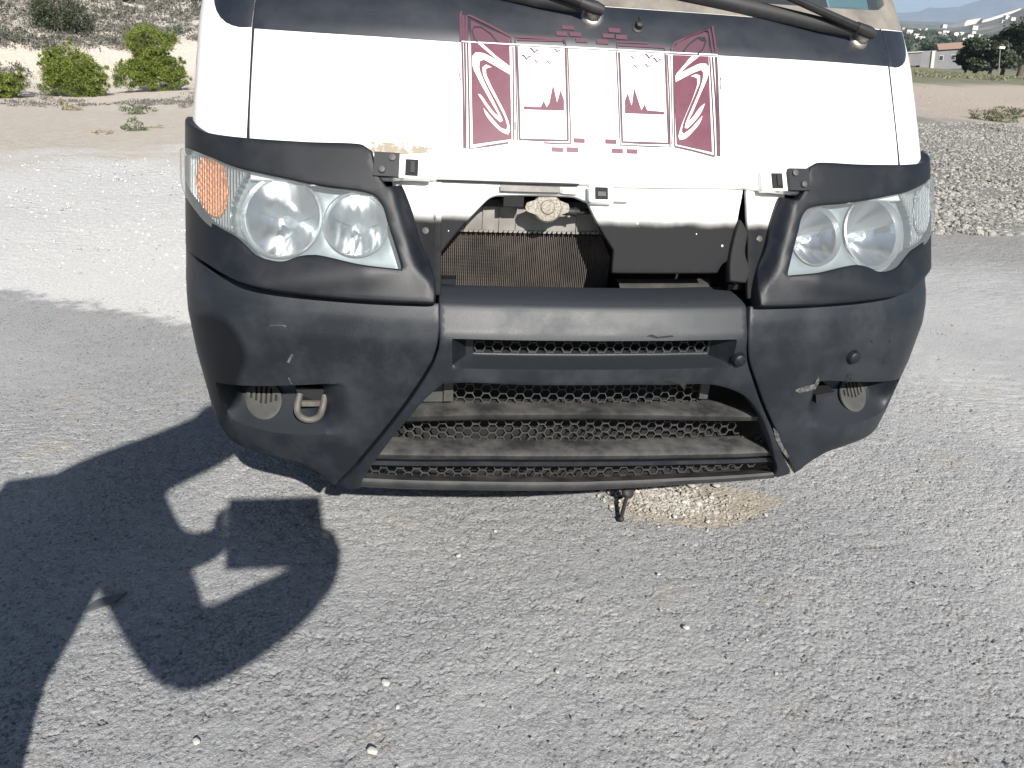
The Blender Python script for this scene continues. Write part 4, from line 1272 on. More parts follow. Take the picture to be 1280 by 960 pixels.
# scrub hill soil (height above the flat on the left)
soil = N.mix(N.mapr(nm, .3, .7), (.40, .365, .315), (.50, .465, .41))
soil = N.mix(N.mapr(N.noise(pos, 1.6, 6, .7), .44, .58), soil, (.165, .155, .135))
hillm = N.math('MULTIPLY', N.mapr(px_, -3, -1, 1, 0), N.mapr(N.math('ADD', pz_, N.math('MULTIPLY', N.math('SUBTRACT', nb, .5), .8)), .1, .7))
col = N.mix(hillm, col, soil)
N.l(col, bs.inputs['Base Color'])
bs.inputs['Roughness'].default_value = .88
bs.inputs['Specular IOR Level'].default_value = .25
bp = N.n('ShaderNodeBump')
bp.inputs['Strength'].default_value = 1
bp.inputs['Distance'].default_value = .009
hh = N.math('ADD', N.math('MULTIPLY', N.noise(pos, 330, 4, .7), .5), N.math('MULTIPLY', N.noise(pos, 120, 4, .7), .7))
N.l(hh, bp.inputs['Height'])
bp2 = N.n('ShaderNodeBump')
bp2.inputs['Strength'].default_value = .7
bp2.inputs['Distance'].default_value = .05
N.l(N.math('MULTIPLY', N.noise(pos, 16, 6, .7), N.mapr(rr.outputs['Value'], 2.5, 5.5)), bp2.inputs['Height'])
N.l(bp.outputs[0], bp2.inputs['Normal'])
N.l(bp2.outputs[0], bs.inputs['Normal'])
me.materials.append(G)

def T(x, y):
    return float(terrain(np.array([x], float), np.array([y], float))[0])

# ------------------------------------------------------------------ loose stones
ICO = bmesh.new()
bmesh.ops.create_icosphere(ICO, subdivisions=1, radius=1)
ICO.verts.ensure_lookup_table()
IV = np.array([v.co[:] for v in ICO.verts])
IF = np.array([[v.index for v in f.verts] for f in ICO.faces])
ICO2 = bmesh.new()
bmesh.ops.create_icosphere(ICO2, subdivisions=2, radius=1)
IV2 = np.array([v.co[:] for v in ICO2.verts])
IF2 = np.array([[v.index for v in f.verts] for f in ICO2.faces])
def rots(n):
    q = RNG.normal(size=(n, 4))
    q /= np.linalg.norm(q, axis=1, keepdims=True)
    w, x, y, z = q.T
    return np.stack([np.stack([1-2*(y*y+z*z), 2*(x*y-z*w), 2*(x*z+y*w)], -1), np.stack([2*(x*y+z*w), 1-2*(x*x+z*z), 2*(y*z-x*w)], -1), np.stack([2*(x*z-y*w), 2*(y*z+x*w), 1-2*(x*x+y*y)], -1)], 1)
def stones(name, P, size, mat, label, cat):
    n = len(P)
    R = rots(n)
    S = size[:, None]*RNG.uniform(.6, 1.25, (n, 3))
    V = IV[None]*(1+RNG.uniform(-.28, .28, (n, len(IV), 1)))
    V = V*S[:, None, :]
    V = np.einsum('nij,nkj->nki', R, V)
    V[..., 2] *= .75
    V = V+P[:, None, :]
    Fc = IF[None]+(np.arange(n)*len(IV))[:, None, None]
    me = bpy.data.meshes.new(name)
    V = V.reshape(-1, 3)
    Fc = Fc.reshape(-1, 3)
    me.vertices.add(len(V))
    me.vertices.foreach_set('co', V.astype(np.float32).ravel())
    me.loops.add(len(Fc)*3)
    me.loops.foreach_set('vertex_index', Fc.astype(np.int32).ravel())
    me.polygons.add(len(Fc))
    me.polygons.foreach_set('loop_start', (np.arange(len(Fc))*3).astype(np.int32))
    me.polygons.foreach_set('use_smooth', np.zeros(len(Fc), bool))
    me.update(calc_edges=True)
    me.materials.append(mat)
    o = bpy.data.objects.new(name, me)
    COL.objects.link(o)
    return tag(o, label, cat, kind='stuff')
def stone_mat(name, a, b, c):
    M = bpy.data.materials.new(name)
    M.use_nodes = True
    K = NT(M)
    B = M.node_tree.nodes['Principled BSDF']
    g = K.n('ShaderNodeNewGeometry')
    v = K.mix(K.mapr(g.outputs['Random Per Island'], 0, .6, smooth=False), a, b)
    v = K.mix(K.mapr(g.outputs['Random Per Island'], .6, 1, smooth=False), v, c)
    v = K.mix(K.mapr(K.noise(g.outputs['Position'], 90, 4), .4, .7, 0, .35), v, a)
    K.l(v, B.inputs['Base Color'])
    B.inputs['Roughness'].default_value = .9
    return M
MS_grey = stone_mat('crushed_stone', (.13, .125, .115), (.28, .27, .245), (.36, .35, .32))
MS_pale = stone_mat('limestone_chips', (.24, .22, .19), (.36, .34, .305), (.44, .42, .39))
MS_chip = stone_mat('white_limestone_chips', (.28, .27, .25), (.50, .49, .47), (.66, .645, .62))
def scatter(n, fx, dens=None):
    P = fx(n)
    if dens is not None:
        P = P[RNG.random(len(P)) < dens(P[:, 0], P[:, 1])]
    return P
def with_z(P, size, sink=.2):
    return np.column_stack([P, terrain(P[:, 0], P[:, 1])-size*sink+.004])
# crushed stone field on the right (wedge that opens away from the van)
def wedge(n):
    y = 4.2+11*RNG.random(n)**1.15
    x = y*(.62+.55*RNG.random(n))+.6
    return np.column_stack([x, y])
P = scatter(15000, wedge)
sz = RNG.uniform(.010, .030, len(P))*(1+.02*P[:, 1])
stones('crushed_stone', with_z(P, sz), sz, MS_grey, 'grey crushed stone spread on the ground right of the van', 'gravel')
P = scatter(1500, lambda n: np.column_stack([RNG.uniform(3, 26, n), RNG.uniform(12, 34, n)]), lambda x, y: (x > .6*y)*1.)
sz = RNG.uniform(.010, .030, len(P))
stones('field_stone', with_z(P, sz), sz, MS_pale, 'pale stones strewn over the bare ochre earth behind the crushed stone', 'stones')
P = scatter(16000, lambda n: np.column_stack([RNG.uniform(-9, -1.15, n), RNG.uniform(1.4, 22, n)**1.0]), lambda x, y: (y > 1.9-.42*x*-1*-.9)*(x < -.20*y-.4)*(y < 6.5)*1.)
sz = RNG.uniform(.003, .009, len(P))*(1+.055*P[:, 1])
stones('limestone_chip', with_z(P, sz), sz, MS_chip, 'white limestone chips covering the pale track left of the van', 'gravel')
P = scatter(2600, lambda n: np.column_stack([RNG.uniform(-1.9, 2.6, n), RNG.uniform(-.8, 2.4, n)]))
sz = RNG.uniform(.0015, .0042, len(P))*(1+.5*(RNG.random(len(P)) > .96))
stones('asphalt_grit', with_z(P, sz, 0), sz, MS_grey, 'fine loose grit lying on the worn asphalt', 'grit')
def drift(n):
    return np.column_stack([RNG.normal(.40, .09, n), RNG.normal(.385, .045, n)+0.0])
P = scatter(900, drift)
P[:, 1] -= .25*np.clip(P[:, 0]-.40, -.2, .3)
sz = RNG.uniform(.003, .0085, len(P))
stones('pebble_drift', with_z(P, sz, .1), sz, MS_pale, 'drift of small white pebbles and sand under the bumper lip', 'pebbles')

M_peb = stone_mat('pale_pebble', (.30, .285, .255), (.40, .385, .355), (.46, .445, .41))
def pebble(x, y, r, label, mat=M_peb, sq=(1.2, .9, .55)):
    v = IV2*(1+.10*np.sin(IV2[:, [0]]*5+x*31)+.08*np.sin(IV2[:, [1]]*6+y*17))*np.array(sq)*r
    a = random.uniform(0, 6)
    v = np.column_stack([v[:, 0]*math.cos(a)-v[:, 1]*math.sin(a), v[:, 0]*math.sin(a)+v[:, 1]*math.cos(a), v[:, 2]])
    o = link('pebble', v, IF2, mat, None, True)
    o.location = (x, y, r*.55+.003)
    return tag(o, label, 'pebble', 'loose pebbles on the asphalt')
for (x, y), r, lb in zip([(-0.468,-0.305),(-0.836,-0.426),(-0.496,-0.482),(-0.27,0.141),(-0.155,0.251),(-0.444,-0.373),(0.396,0.292),(0.26,-0.187),(0.259,0.024),(-0.087,-0.303)],
        (.0095, .008, .010, .0075, .006, .0055, .009, .008, .0055, .006),
        ('white pebble below the elbow of the shadow, upper of two close together', 'white pebble near the bottom left corner, beside the leg shadow', 'flat pale pebble at the bottom edge left of centre', 'white pebble right of the hand shadow, below the bumper lip', 'small dark-sided pebble below the lowest grille, near a beige dust patch',
         'tiny white pebble just below the larger one under the elbow shadow', 'white pebble between the hanging pin and the sandy drift', 'pale pebble alone in mid asphalt to the right of centre', 'tiny dark pebble right of centre below the beige patches', 'brownish pebble in the lower middle of the asphalt')):
    pebble(x, y, r, lb)
i = 0
for (x, y), r, lb in zip([(0.429,0.454),(0.512,0.46),(0.495,0.357),(0.454,0.368),(0.595,0.456),(0.55,0.391),(0.385,0.452)], (.011, .011, .011, .010, .011, .008, .009),
        ('round white pebble at the left end of the pebble drift', 'white pebble in the middle of the drift close to the bumper lip', 'largest white pebble at the front of the pebble drift', 'white pebble left beside the frontmost one of the drift', 'white pebble at the right end of the drift against the lip', 'pale pebble between the right end and the front of the drift', 'white pebble nearest to the hanging pin in the drift')):
    pebble(x, y, r, lb)
(x, y), = [(-1.129,0.01)]
v = [(-.045, -.008, 0), (-.02, .012, .002), (.03, .018, .003), (.05, .012, .004), (.02, -.010, .002), (-.03, -.016, 0)]
v = v+[(a, b, c+.006) for a, b, c in v]
o = link('shard', v, [(5, 4, 3, 2, 1, 0), (6, 7, 8, 9, 10, 11)]+[(k, (k+1) % 6, 6+(k+1) % 6, 6+k) for k in range(6)], pbr('dark_shard', (.07, .075, .08), .35), None, False)
o.location = (x, y, .006)
o.rotation_euler = (0, 0, .35)
tag(o, 'flat dark shard on the asphalt between the body and arm shadows', 'shard')

# ------------------------------------------------------------------ plants
def leaf_mat(name, a, b, rough=.6, sub=.25):
    M = bpy.data.materials.new(name)
    M.use_nodes = True
    K = NT(M)
    B = M.node_tree.nodes['Principled BSDF']
    g = K.n('ShaderNodeNewGeometry')
    v = K.mix(g.outputs['Random Per Island'], a, b)
    v = K.mix(K.mapr(K.noise(g.outputs['Position'], 2.2, 3), .35, .65, 0, .6), v, a)
    K.l(v, B.inputs['Base Color'])
    B.inputs['Roughness'].default_value = rough
    tr = K.n('ShaderNodeBsdfTranslucent')
    K.l(v, tr.inputs['Color'])
    mx = K.n('ShaderNodeMixShader')
    mx.inputs[0].default_value = sub
    K.l(B.outputs[0], mx.inputs[1])
    K.l(tr.outputs[0], mx.inputs[2])
    K.l(mx.outputs[0], M.node_tree.nodes['Material Output'].inputs['Surface'])
    return M
ML_pine = leaf_mat('pine_needles', (.065, .10, .013), (.27, .32, .05))
ML_dark = leaf_mat('grey_green_leaves', (.045, .060, .032), (.085, .095, .055))
ML_scrub = leaf_mat('grey_scrub', (.105, .100, .085), (.19, .18, .155), sub=.1)
ML_dry = leaf_mat('dry_stalks', (.26, .22, .15), (.36, .32, .22), sub=.1)
ML_weed = leaf_mat('weed_leaves', (.11, .135, .07), (.19, .20, .12))
ML_field = leaf_mat('field_grass', (.14, .15, .085), (.26, .245, .165), sub=.15)
ML_tree = leaf_mat('tree_leaves', (.022, .038, .016), (.060, .078, .034))
M_bark = pbr('bark', (.09, .07, .055), .9, bump=(30, .6, .02))
def tri_cloud(C, size, up=.0, asp=3.2):
    """one thin leaf triangle pair per centre"""
    n = len(C)
    d = RNG.normal(size=(n, 3))
    d[:, 2] += up
    d /= np.linalg.norm(d, axis=1, keepdims=True)
    s = np.cross(d, RNG.normal(size=(n, 3)))
    s /= np.linalg.norm(s, axis=1, keepdims=True)
    L = (size*RNG.uniform(.6, 1.4, n))[:, None]
    W = L/asp
    V = np.stack([C-d*L*.5, C+s*W*.5, C+d*L*.5, C-s*W*.5], 1).reshape(-1, 3)
    Fc = np.arange(n*4).reshape(n, 4)
    return V, Fc
def fast(name, V, Fc, mat, parent=None):
    me = bpy.data.meshes.new(name)
    k = Fc.shape[1]
    me.vertices.add(len(V))
    me.vertices.foreach_set('co', np.asarray(V, np.float32).ravel())
    me.loops.add(len(Fc)*k)
    me.loops.foreach_set('vertex_index', Fc.astype(np.int32).ravel())
    me.polygons.add(len(Fc))
    me.polygons.foreach_set('loop_start', (np.arange(len(Fc))*k).astype(np.int32))
    me.update(calc_edges=True)
    me.materials.append(mat)
    o = bpy.data.objects.new(name, me)
    COL.objects.link(o)
    if parent:
        o.parent = parent
    return o
def crown_points(lobes, n):
    """points near the skin of overlapping lobes, in clumps"""
    out = []
    vol = np.array([a*b*c for (_, _, _, a, b, c) in lobes])
    for (x, y, z, a, b, c), w in zip(lobes, vol/vol.sum()):
        pc = 60 if n > 8000 else 14
        k = max(6, int(n*w/pc))
        d = RNG.normal(size=(k, 3))
        d /= np.linalg.norm(d, axis=1, keepdims=True)
        r = RNG.uniform(.35, 1.0, (k, 1))**.5
        cc = d*r*np.array([a, b, c])+np.array([x, y, z])
        m = RNG.normal(size=(k, pc, 3))*np.array([a, b, c])*.105
        out.append((cc[:, None]+m).reshape(-1, 3))
    return np.concatenate(out)
def bush(name, x, y, lobes, n, leaf, mat, label, cat, trunk=.06, group=None, up=.6, asp=3.2):
    r = empty(name, (x, y, T(x, y)-.03))
    tag(r, label, cat, group)
    if n > 8000:                                     # ragged outline: small shoots breaking out of the crown
        lobes = list(lobes)
        for q in range(26):
            l = random.choice(lobes[:5])
            d = RNG.normal(size=3)
            d /= np.linalg.norm(d)
            k = random.uniform(.10, .20)
            lobes.append((l[0]+d[0]*l[3]*1.0, l[1]+d[1]*l[4], max(.1, l[2]+abs(d[2])*l[5]*1.0), k, k, k*random.uniform(.7, 1.5)))
    C = crown_points(lobes, n)
    C[:, 2] = np.maximum(C[:, 2], .02)
    fast('crown', *tri_cloud(C, leaf, up, asp), mat, r)
    t = MB()
    top = max(l[2] for l in lobes)
    t.tube([(0, 0, -.1), (trunk*.4, 0, top*.4), (-trunk*.3, trunk*.3, top*.9)], [trunk, trunk*.75, trunk*.3], 8)
    for l in lobes:
        t.tube([(trunk*.2, 0, top*.25), (l[0]*.5, l[1]*.5, l[2]*.7), (l[0], l[1], l[2])], [trunk*.5, trunk*.35, trunk*.12], 6)
    t.build('trunk', M_bark, r, True)
    return r
CX, CY = -0.4712, -1.6461
BS = .82
def along(d, r):
    return CX+d[0]*r, CY+d[1]*r
# young pines at the foot of the hill, left
(d1, d2, d3, d4, d5, d6, d7) = [(-0.31566,0.94887),(-0.2447,0.9696),(-0.37846,0.92562),(-0.31682,0.94849),(-0.26743,0.96358),(-0.2661,0.96395),(-0.32793,0.9447)]
x, y = along(d1, 25)
bush('pine_bush', x, y, [tuple(BS*q for q in l) for l in [(0, 0, .95, .80, .7, .55), (-.35, .1, .80, .62, .55, .45), (.55, 0, .70, .50, .5, .38), (-.6, 0, .35, .45, .4, .32), (.2, -.1, .35, .75, .5, .34), (.0, 0, .6, .9, .6, .5)]], 44000, .05, ML_pine,
     'rounded bright green pine bush, middle one of the three at the hill foot', 'pine bush', .07, 'pine bushes at the hill foot')
x, y = along(d2, 25.5)
bush('pine_bush', x, y, [tuple(BS*q for q in l) for l in [(.10, 0, 1.62, .74, .6, .48), (.1, 0, 1.0, .62, .5, .40), (.55, 0, .78, .60, .5, .42), (-.65, -.1, .48, .52, .45, .45), (.3, 0, .5, .80, .5, .42), (-.1, .1, 1.2, .42, .4, .5), (-.2, 0, .75, .6, .5, .4)]], 56000, .05, ML_pine,
     'tallest green pine bush with two stacked crowns, beside the van', 'pine bush', .08, 'pine bushes at the hill foot')
x, y = along(d3, 24)
bush('pine_bush', x-.1, y, [tuple(BS*q for q in l) for l in [(0, 0, .45, .60, .5, .40), (-.3, 0, .30, .5, .4, .3), (.25, 0, .25, .35, .35, .25)]], 20000, .05, ML_pine,
     'low green pine bush cut off by the left picture edge', 'pine bush', .05, 'pine bushes at the hill foot')
x, y = along(d3, 24.8)
bush('dry_shrub', x+.35, y, [(0, 0, .45, .45, .4, .38)], 1200, .08, ML_scrub, 'brownish dry shrub right behind the leftmost pine bush', 'shrub', .03)
x, y = along(d4, 33)
bush('dark_shrub', x-.1, y, [(0, 0, .75, .85, .7, .60), (.5, .1, .55, .5, .5, .5), (-.4, 0, .5, .55, .5, .45)], 5000, .10, ML_dark,
     'dark grey-green shrub on the slope behind the middle pine bush', 'shrub', .06, 'dark shrubs on the slope')
x, y = along(d5, 36)
bush('dark_shrub', x-.1, y, [(0, 0, .75, .85, .7, .62), (-.5, 0, .55, .5, .5, .42), (.6, 0, .6, .5, .5, .42)], 5000, .10, ML_dark,
     'dark grey-green shrub on the slope behind the tallest pine bush', 'shrub', .06, 'dark shrubs on the slope')
x, y = along(d6, 11.2)
bush('weed_clump', x, y, [(0, 0, .09, .13, .12, .10), (.15, 0, .04, .12, .1, .05)], 700, .035, ML_weed, 'small grey-green weed clump on the pale track next to the van', 'weed', .01)
x, y = along(d7, 19)
bush('weed_clump', x, y, [(0, 0, .14, .10, .1, .16), (.2, 0, .06, .2, .15, .07)], 500, .06, ML_dry, 'dry upright weed tuft at the edge of the bare earth left', 'weed', .012)
(e1, e2, e3) = [(-0.29706,0.95486),(-0.26109,0.96531),(-0.23739,0.97141)]
x, y = along(e1, 11)
bush('weed_clump', x, y, [(0, 0, .03, .13, .1, .04)], 350, .03, ML_dry, 'flat dry weed clump left of the small green one on the track', 'weed', .008)
x, y = along(e2, 16)
bush('weed_clump', x, y, [(0, 0, .10, .28, .2, .10)], 600, .05, ML_weed, 'bright green weed clump in front of the grey weed strip', 'weed', .01)
x, y = along(e3, 11.6)
bush('weed_clump', x, y, [(0, 0, .03, .22, .12, .04), (-.2, 0, .02, .12, .1, .03)], 500, .03, ML_dry, 'thin row of dry weeds beside the van corner', 'weed', .008)

def tufts(P, leaf, per, spread, hgt, up):
    Cc = np.column_stack([P, terrain(P[:, 0], P[:, 1])])
    C = np.repeat(Cc, per, axis=0)
    s = np.repeat(RNG.uniform(.5, 1.5, len(P)), per)[:, None]
    d = RNG.normal(size=C.shape)
    d /= np.linalg.norm(d, axis=1, keepdims=True)
    d[:, 2] = np.abs(d[:, 2])
    C = C+d*s*np.array([spread, spread, hgt])*RNG.uniform(.5, 1, (len(C), 1))
    return tri_cloud(C, leaf, up)
# grey weed strip in front of the pines
P = np.column_stack([RNG.uniform(-9, -2.5, 900), RNG.uniform(14.5, 21.5, 900)])
P = P[(vnoise(P[:, 0]*.35, P[:, 1]*.6, 61) > -.1) & (P[:, 1]+.25*P[:, 0] > 15.2)]
tag(fast('weed_strip', *tufts(P, .06, 16, .18, .06, 1.0), ML_scrub), 'grey low weeds in a strip in front of the pine bushes', 'weeds', kind='stuff')
# scrub on the hill
A = RNG.uniform(-.60, -.02, 16000)
R_ = RNG.uniform(28, 50, 16000)
P = np.column_stack([CX+np.sin(A)*R_, CY+np.cos(A)*R_])
s_ = -P[:, 0]*.52+P[:, 1]*.86
P = P[(s_ > 29.4+1.0*vnoise(P[:, 0]*.3, P[:, 1]*.3, 64)) & (vnoise(P[:, 0]*.9, P[:, 1]*.9, 62) > -.42)][:7500]
tag(fast('hill_scrub', *tufts(P, .11, 26, .26, .20, .8), ML_scrub), 'grey-brown scrub covering the hillside', 'scrub', kind='stuff')
P2 = P[::9]+.3
tag(fast('hill_thyme', *tufts(P2, .11, 40, .32, .30, .8), ML_dark), 'dark green tussocks scattered among the hillside scrub', 'scrub', kind='stuff')
# grassland on the right
A = RNG.uniform(.45, .85, 9000)
R_ = RNG.uniform(34, 120, 9000)
P = np.column_stack([CX+np.sin(A)*R_, CY+np.cos(A)*R_])
P = P[vnoise(P[:, 0]*.10, P[:, 1]*.10, 63) > (.9-(R_-34-26*np.clip((A-.58)/.17, 0, 1.4))*.03)]
tag(fast('field_grass', *tufts(P, .20, 14, .45, .10, 1.5), ML_field), 'green and straw coloured grassland behind the bare earth right', 'grass', kind='stuff')
(q1, q2) = [(0.62981,0.77675),(0.61738,0.78666)]
for dq, r, lb in ((q1, 25, 'green weed clump on the ochre earth near the right picture edge'), (q2, 23, 'dull weed clump on the ochre earth left of the greener one')):
    x, y = along(dq, r)
    bush('weed_clump', x, y, [(0, 0, .12, .45, .4, .14), (.5, 0, .10, .4, .3, .12)], 900, .08, ML_field, lb, 'weed', .01)

# trees, house and lamp across the field
def tree(d, r, h_, w, label, mat, n=7000, leaf=.42):
    x, y = along(d, r)
    rt_ = empty('tree', (x, y, T(x, y)-.1))
    tag(rt_, label, 'tree', 'trees across the field')
    lobes = [(random.uniform(-.35, .35)*w, random.uniform(-.3, .3)*w, h_*(.35+.13*i), w*random.uniform(.35, .55), w*random.uniform(.35, .5), h_*random.uniform(.15, .22)) for i in range(5)]
    lobes.append((0, 0, h_*.82, w*.35, w*.35, h_*.17))
    fast('crown', *tri_cloud(crown_points(lobes, n), leaf, .2, 1.6), mat, rt_)
    t = MB()
    t.tube([(0, 0, -.3), (.1, 0, h_*.4), (0, .1, h_*.8)], [w*.06, w*.045, w*.015], 8)
    for l in lobes:
        t.tube([(0, 0, h_*.25), (l[0]*.6, l[1]*.6, l[2]*.8), (l[0], l[1], l[2])], [w*.03, w*.02, w*.008], 6)
    t.build('trunk', M_bark, rt_, True)
(t1, t2, t3, t4, t5, t6, t7) = [(0.63238,0.77466),(0.62053,0.78419),(0.61168,0.7911),(0.6015,0.79887),(0.594,0.80447),(0.58041,0.81432),(0.5658,0.82454)]
tree(t1, 165, 9.0, 8, 'large dark tree at the right picture edge', ML_tree)
tree(t2, 168, 7.8, 6, 'dark broad tree behind the lamp post', ML_tree)
tree(t3, 150, 4.8, 4.5, 'bright green bush-like tree in front of the dark broad tree', ML_dark)
tree(t4, 155, 5.2, 4.5, 'mid green tree standing between the house and the bright green one', ML_tree)
tree(t5, 160, 4.6, 3.6, 'low dark tree right against the pale house', ML_tree)
tree(t6, 300, 6.0, 7, 'small dark tree behind the roof of the pale house', ML_tree, 3000)
tree(t7, 290, 5.8, 6, 'small dark tree at the left end of the house beside the van', ML_tree, 3000)

(hd,) = [(0.5768,0.81688)]
hx, hy = along(hd, 240)
house = empty('house', (hx, hy, T(hx, hy)))
house.rotation_euler = (0, -.13, -math.atan2(hd[0], hd[1])+.15)
tag(house, 'low grey house with pale end walls and tiled roof beyond the field', 'house')
M_wall = pbr('grey_house_wall', (.20, .205, .215), .9, dust=(.6, .5, (.15, .15, .15), .4, .7))
M_wallw = pbr('white_house_wall', (.52, .50, .47), .9)
M_roof = pbr('terracotta_roof', (.30, .20, .155), .9)
MB().box((0, 0, 2.2), (11.5, 7, 4.4)).build('wall', M_wall, house)
MB().box((-3.0, -3.6, 2.1), (.7, .5, 4.6)).build('pale_pier', M_wallw, house)
MB().box((5.2, -3.4, 2.6), (1.6, .6, 4.0)).build('pale_end_wall', M_wallw, house)
rf = MB()
rf.add([(-2, -4, 4.5), (6.5, -4, 4.5), (6.5, 4, 4.5), (-2, 4, 4.5), (-2, 0, 5.9), (6.5, 0, 5.9)], [(0, 1, 5, 4), (2, 3, 4, 5), (0, 4, 3), (1, 2, 5), (3, 2, 1, 0)])
rf.build('roof', M_roof, house)
for x in (-1.2, 1.4, 3.6):
    w = MB().box((x, -3.56, 2.6), (1.0, .12, 1.2)).build('window', M_wallw, house)
    MB().box((x, -3.61, 2.6), (.8, .06, 1.0)).build('pane', pbr('house_pane', (.03, .035, .04), .1), w)
sh = empty('shed', (hx-9, hy+3, T(hx-9, hy+3)))
sh.rotation_euler = (0, -.13, -math.atan2(hd[0], hd[1]))
tag(sh, 'flat shed with a pale roof left of the house, next to the van', 'shed')
MB().box((0, 0, 1.5), (8, 6, 3)).build('wall', M_wall, sh)
MB().box((0, 0, 3.1), (8.6, 6.6, .22)).build('roof', M_wallw, sh)
MB().box((1, -3.03, 1.1), (1.6, .08, 2.2)).build('door', M_roof, sh)
(ld,) = [(0.61861,0.7857)]
x, y = along(ld, 118)
lp = MB()
lp.tube([(0, 0, 0), (-.55, .35, 3.2)], [.07, .05], 8)
lamp = empty('street_lamp', (x, y, T(x, y)))
tag(lamp, 'small street lamp with a pale head in front of the dark trees', 'street lamp')
lp.build('post', M_tank, lamp, True)
MB().box((-.45, .35, 3.25), (.75, .4, .28)).build('lamp_head', M_wallw, lamp)

# pale embankment, hillside village and mountains across the valley
def ridge(name, R, az0, az1, top, depth, base, n, m, mat, amp, label=None):
    V, Fc = [], []
    for i in range(n):
        a = az0+(az1-az0)*i/(n-1)
        for j in range(m):
            t = j/(m-1)
            r = R+depth*(t-.0)
            hgt = top(a)*math.sin(min(t*1.25, 1)*math.pi/2)
            nz = amp*float(vnoise(np.array([a*40.]), np.array([t*4.+R]), 71)[0]+.5*vnoise(np.array([a*110.]), np.array([t*9.+R]), 72)[0])*min(1, t*3)
            V.append((CX+math.sin(a)*r, CY+math.cos(a)*r, base+hgt+nz))
    for i in range(n-1):
        for j in range(m-1):
            Fc.append((i*m+j, (i+1)*m+j, (i+1)*m+j+1, i*m+j+1))
    return tag(link(name, V, Fc, mat), kind='structure')
az = math.radians
M_mtn = pbr('mountain_rock', (.13, .125, .11), .95, dust=(.004, .8, (.20, .185, .16), .4, .65))
M_hillf = pbr('far_hill_scrub', (.10, .105, .075), .95, dust=(.012, .9, (.26, .24, .20), .45, .62))
ridge('mountain', 8800, az(5), az(75), lambda a: 330+2600*max(0, a-az(33))+500*max(0, az(30)-a), 3000, 100, 140, 16, M_mtn, 40)
V, Fc = [], []
K = [(0.54385,0.83919),(0.55524,0.83169),(0.57066,0.82119),(0.58443,0.81145),(0.5856,0.8106),(0.5955,0.80336),(0.59665,0.8025),(0.60854,0.79352),(0.62066,0.78408),(0.63557,0.77205),(0.66081,0.75056)]
HT = [48.5, 47, 44, 41.5, 40, 38.5, 40.5, 36.5, 32, 25.5, 17.5]
HB = [51, 49.5, 46.5, 44.5, 44.5, 43.0, 43, 39.5, 35, 28.5, 20.5]
crest = []
for k_, (d, t_, b_) in enumerate(zip(K, HT, HB)):
    R0 = 2700+15*(k_ % 3)
    x, y = along(d, R0)
    hor = 71+.062*((1132, 1150, 1175, 1198, 1200, 1217, 1219, 1240, 1262, 1290, 1340)[k_]-1200)
    zt, zb = 1.3+(hor-t_)*R0/905., 1.3+(hor-b_)*R0/905.
    x2, y2 = along(d, R0+90)
    crest.append((math.atan2(d[0], d[1]), zb))
    V += [(x, y, zb-45), (x, y, zb), (x, y, zt), (x2, y2, zt+1), (x2, y2, zb-45)]
for k_ in range(len(K)-1):
    for j in range(4):
        Fc.append((k_*5+j, (k_+1)*5+j, (k_+1)*5+j+1, k_*5+j+1))
tag(link('embankment', V, Fc, pbr('pale_cut_rock', (.60, .56, .50), .95, dust=(.02, .6, (.40, .38, .34), .4, .65)), None, False), 'long pale embankment crossing the far valley', 'embankment')
ca, cz = np.array(crest).T
ridge('far_hill', 1300, az(8), az(60), lambda a: float(np.interp(a, ca, cz))-5, 1750, 0, 150, 16, M_hillf, 2.5)
vb = MB()
for k_ in range(46):
    a = az(random.uniform(30, 42))
    R0 = random.uniform(900, 2300)
    x, y = CX+math.sin(a)*R0, CY+math.cos(a)*R0
    z = max(T(x, y), (float(np.interp(a, ca, cz))+2)*math.sin(min((R0-1300)/1750*1.25, 1)*math.pi/2)) if R0 > 1300 else T(x, y)
    w, h_ = random.uniform(5, 11), random.uniform(3, 6)
    vb.box((x, y, z+h_/2-1), (w, w, h_+2))
tag(vb.build('village', pbr('village_wall', (.58, .55, .50), .9)), 'scattered far houses of a village below the embankment', 'village', kind='stuff')
grove = []
A = RNG.uniform(az(29), az(46), 1500)
R_ = RNG.uniform(330, 2400, 1500)
P = np.column_stack([CX+np.sin(A)*R_, CY+np.cos(A)*R_])
C = np.column_stack([P, terrain(P[:, 0], P[:, 1])+1.5])
C = np.repeat(C, 14, axis=0)+RNG.normal(size=(1500*14, 3))*np.array([2.4, 2.4, 1.2])
tag(fast('far_grove', *tri_cloud(C, 2.6, .2, 1.5), ML_tree), 'far olive groves covering the valley beyond the houses', 'grove', kind='stuff')

# ------------------------------------------------------------------ the photographer (out of the picture, throws the shadow)
PS = (-1.10, -1.64, 0)
person = empty('person', PS)
tag(person, 'person standing behind the viewpoint, leaning in and holding up a tablet with both hands', 'person')
J = {}
def joint(k, x, z, y, r):
    J[k] = ((x-PS[0], y-PS[1], z), r)
